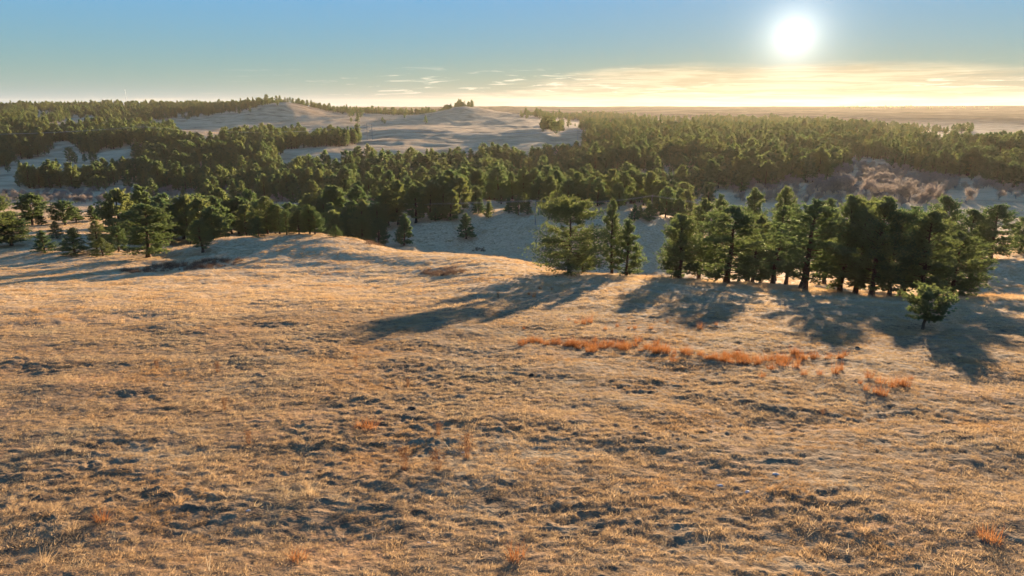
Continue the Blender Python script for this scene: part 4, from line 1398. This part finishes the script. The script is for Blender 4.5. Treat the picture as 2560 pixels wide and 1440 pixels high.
def label_pines():
    scr = []
    for k, (x, y, z, h, w, shape, where) in enumerate(PLACED):
        scr.append(project(x, y, z))
    groups = {}
    for k, (x, y, z, h, w, shape, where) in enumerate(PLACED):
        px = float(scr[k][0]); py = float(scr[k][1])
        r = PINE_ROOTS[k]
        if where == 'near':
            i = [j for j, p in enumerate(PLACED) if p[6] == 'near'].index(k)
            tag(r, NEAR_LABELS[i], 'pine tree', 'pines along the crest of the pasture'); continue
        if where == 'lone':
            tag(r, 'lone small pine with bare stem out on the pasture in front of the grove', 'pine tree'); continue
        if where == 'grove':
            key = 'in the back rows of the grove' ; grp = 'pines of the grove'
        elif where == 'right':
            key = 'on the shaded slope right of the grove'; grp = 'pines right of the grove'
        elif where == 'left':
            row = 'front' if py > 600 else 'back'
            seg = 'on the open slope at far left' if px < 275 else 'in the dense left clump' if px < 545 else 'along the top of the hump' if px < 870 else 'in the hollow behind the hump'
            key = ('%s row ' % row) + seg; grp = 'pines ' + seg
        elif where == 'ridge':
            seg = 'on the sunlit knoll left of the big pine' if px < 1360 else 'on the second ridge behind the big pine' if px < 1560 else 'on the second ridge left of the grove'
            key = ('%s row ' % ('front' if py > 505 else 'back')) + seg; grp = 'pines ' + seg
        else:
            bounds = [(240, 'at the far left of the shaded valley'), (420, 'of the valley wood above the left clump'), (600, 'of the valley wood above the hump'), (760, 'of the valley wood below the left butte'),
                      (900, 'of the valley wood below the meadow tower'), (1030, 'of the dark wood under the pale meadow'), (1150, 'of the dark wood below the second butte'), (1270, 'of the dark wood left of the knoll'),
                      (1420, 'of the dark wood above the big pine'), (1560, 'of the hazy wood right of the big pine'), (1720, 'of the hazy wood left of the grove'), (1900, 'of the hazy wood below the sun'), (9999, 'of the wood on the right hill')]
            seg = next(s for b_, s in bounds if px < b_)
            key = ('%s row ' % ('lower' if py > 470 else 'upper')) + seg; grp = 'pines ' + seg
        groups.setdefault((key, grp), []).append((px, k))
    for (key, grp), mem in groups.items():
        mem.sort()
        for i, (px, k) in enumerate(mem):
            r = PINE_ROOTS[k]
            n = len(mem)
            if n == 1:
                lab = 'only pine, ' + key
            elif i < 30:
                lab = '%s pine from left, %s' % (ORD[i], key)
            else:
                lab = '%s pine from right, %s' % (ORD[n - 1 - i], key)
            tag(r, lab, 'pine tree', grp)


label_pines()

# ------------------------------------------------------------------ the air
def build_haze():
    x0, x1, y0, y1, z0, z1 = -7300, 7300, -7300, 7300, -160.0, 60.0
    V = [(x, y, z) for z in (z0, z1) for y in (y0, y1) for x in (x0, x1)]
    F = [(0, 2, 3, 1), (4, 5, 7, 6), (0, 1, 5, 4), (2, 6, 7, 3), (0, 4, 6, 2), (1, 3, 7, 5)]
    m, T = new_mat('haze_air')
    pv = T.add('ShaderNodeVolumePrincipled', {'Color': (1.0, 0.88, 0.70, 1), 'Density': HAZE_DENSITY, 'Anisotropy': 0.45})
    T.add('ShaderNodeOutputMaterial', {'Volume': pv.outputs[0]})
    o = obj('haze', mesh_arrays('haze', np.array(V), np.array(F), m))
    return tag(o, 'thin evening haze hanging over the valley and plains', 'haze', None, 'stuff')


HAZE_DENSITY = 2.0e-5
build_haze()
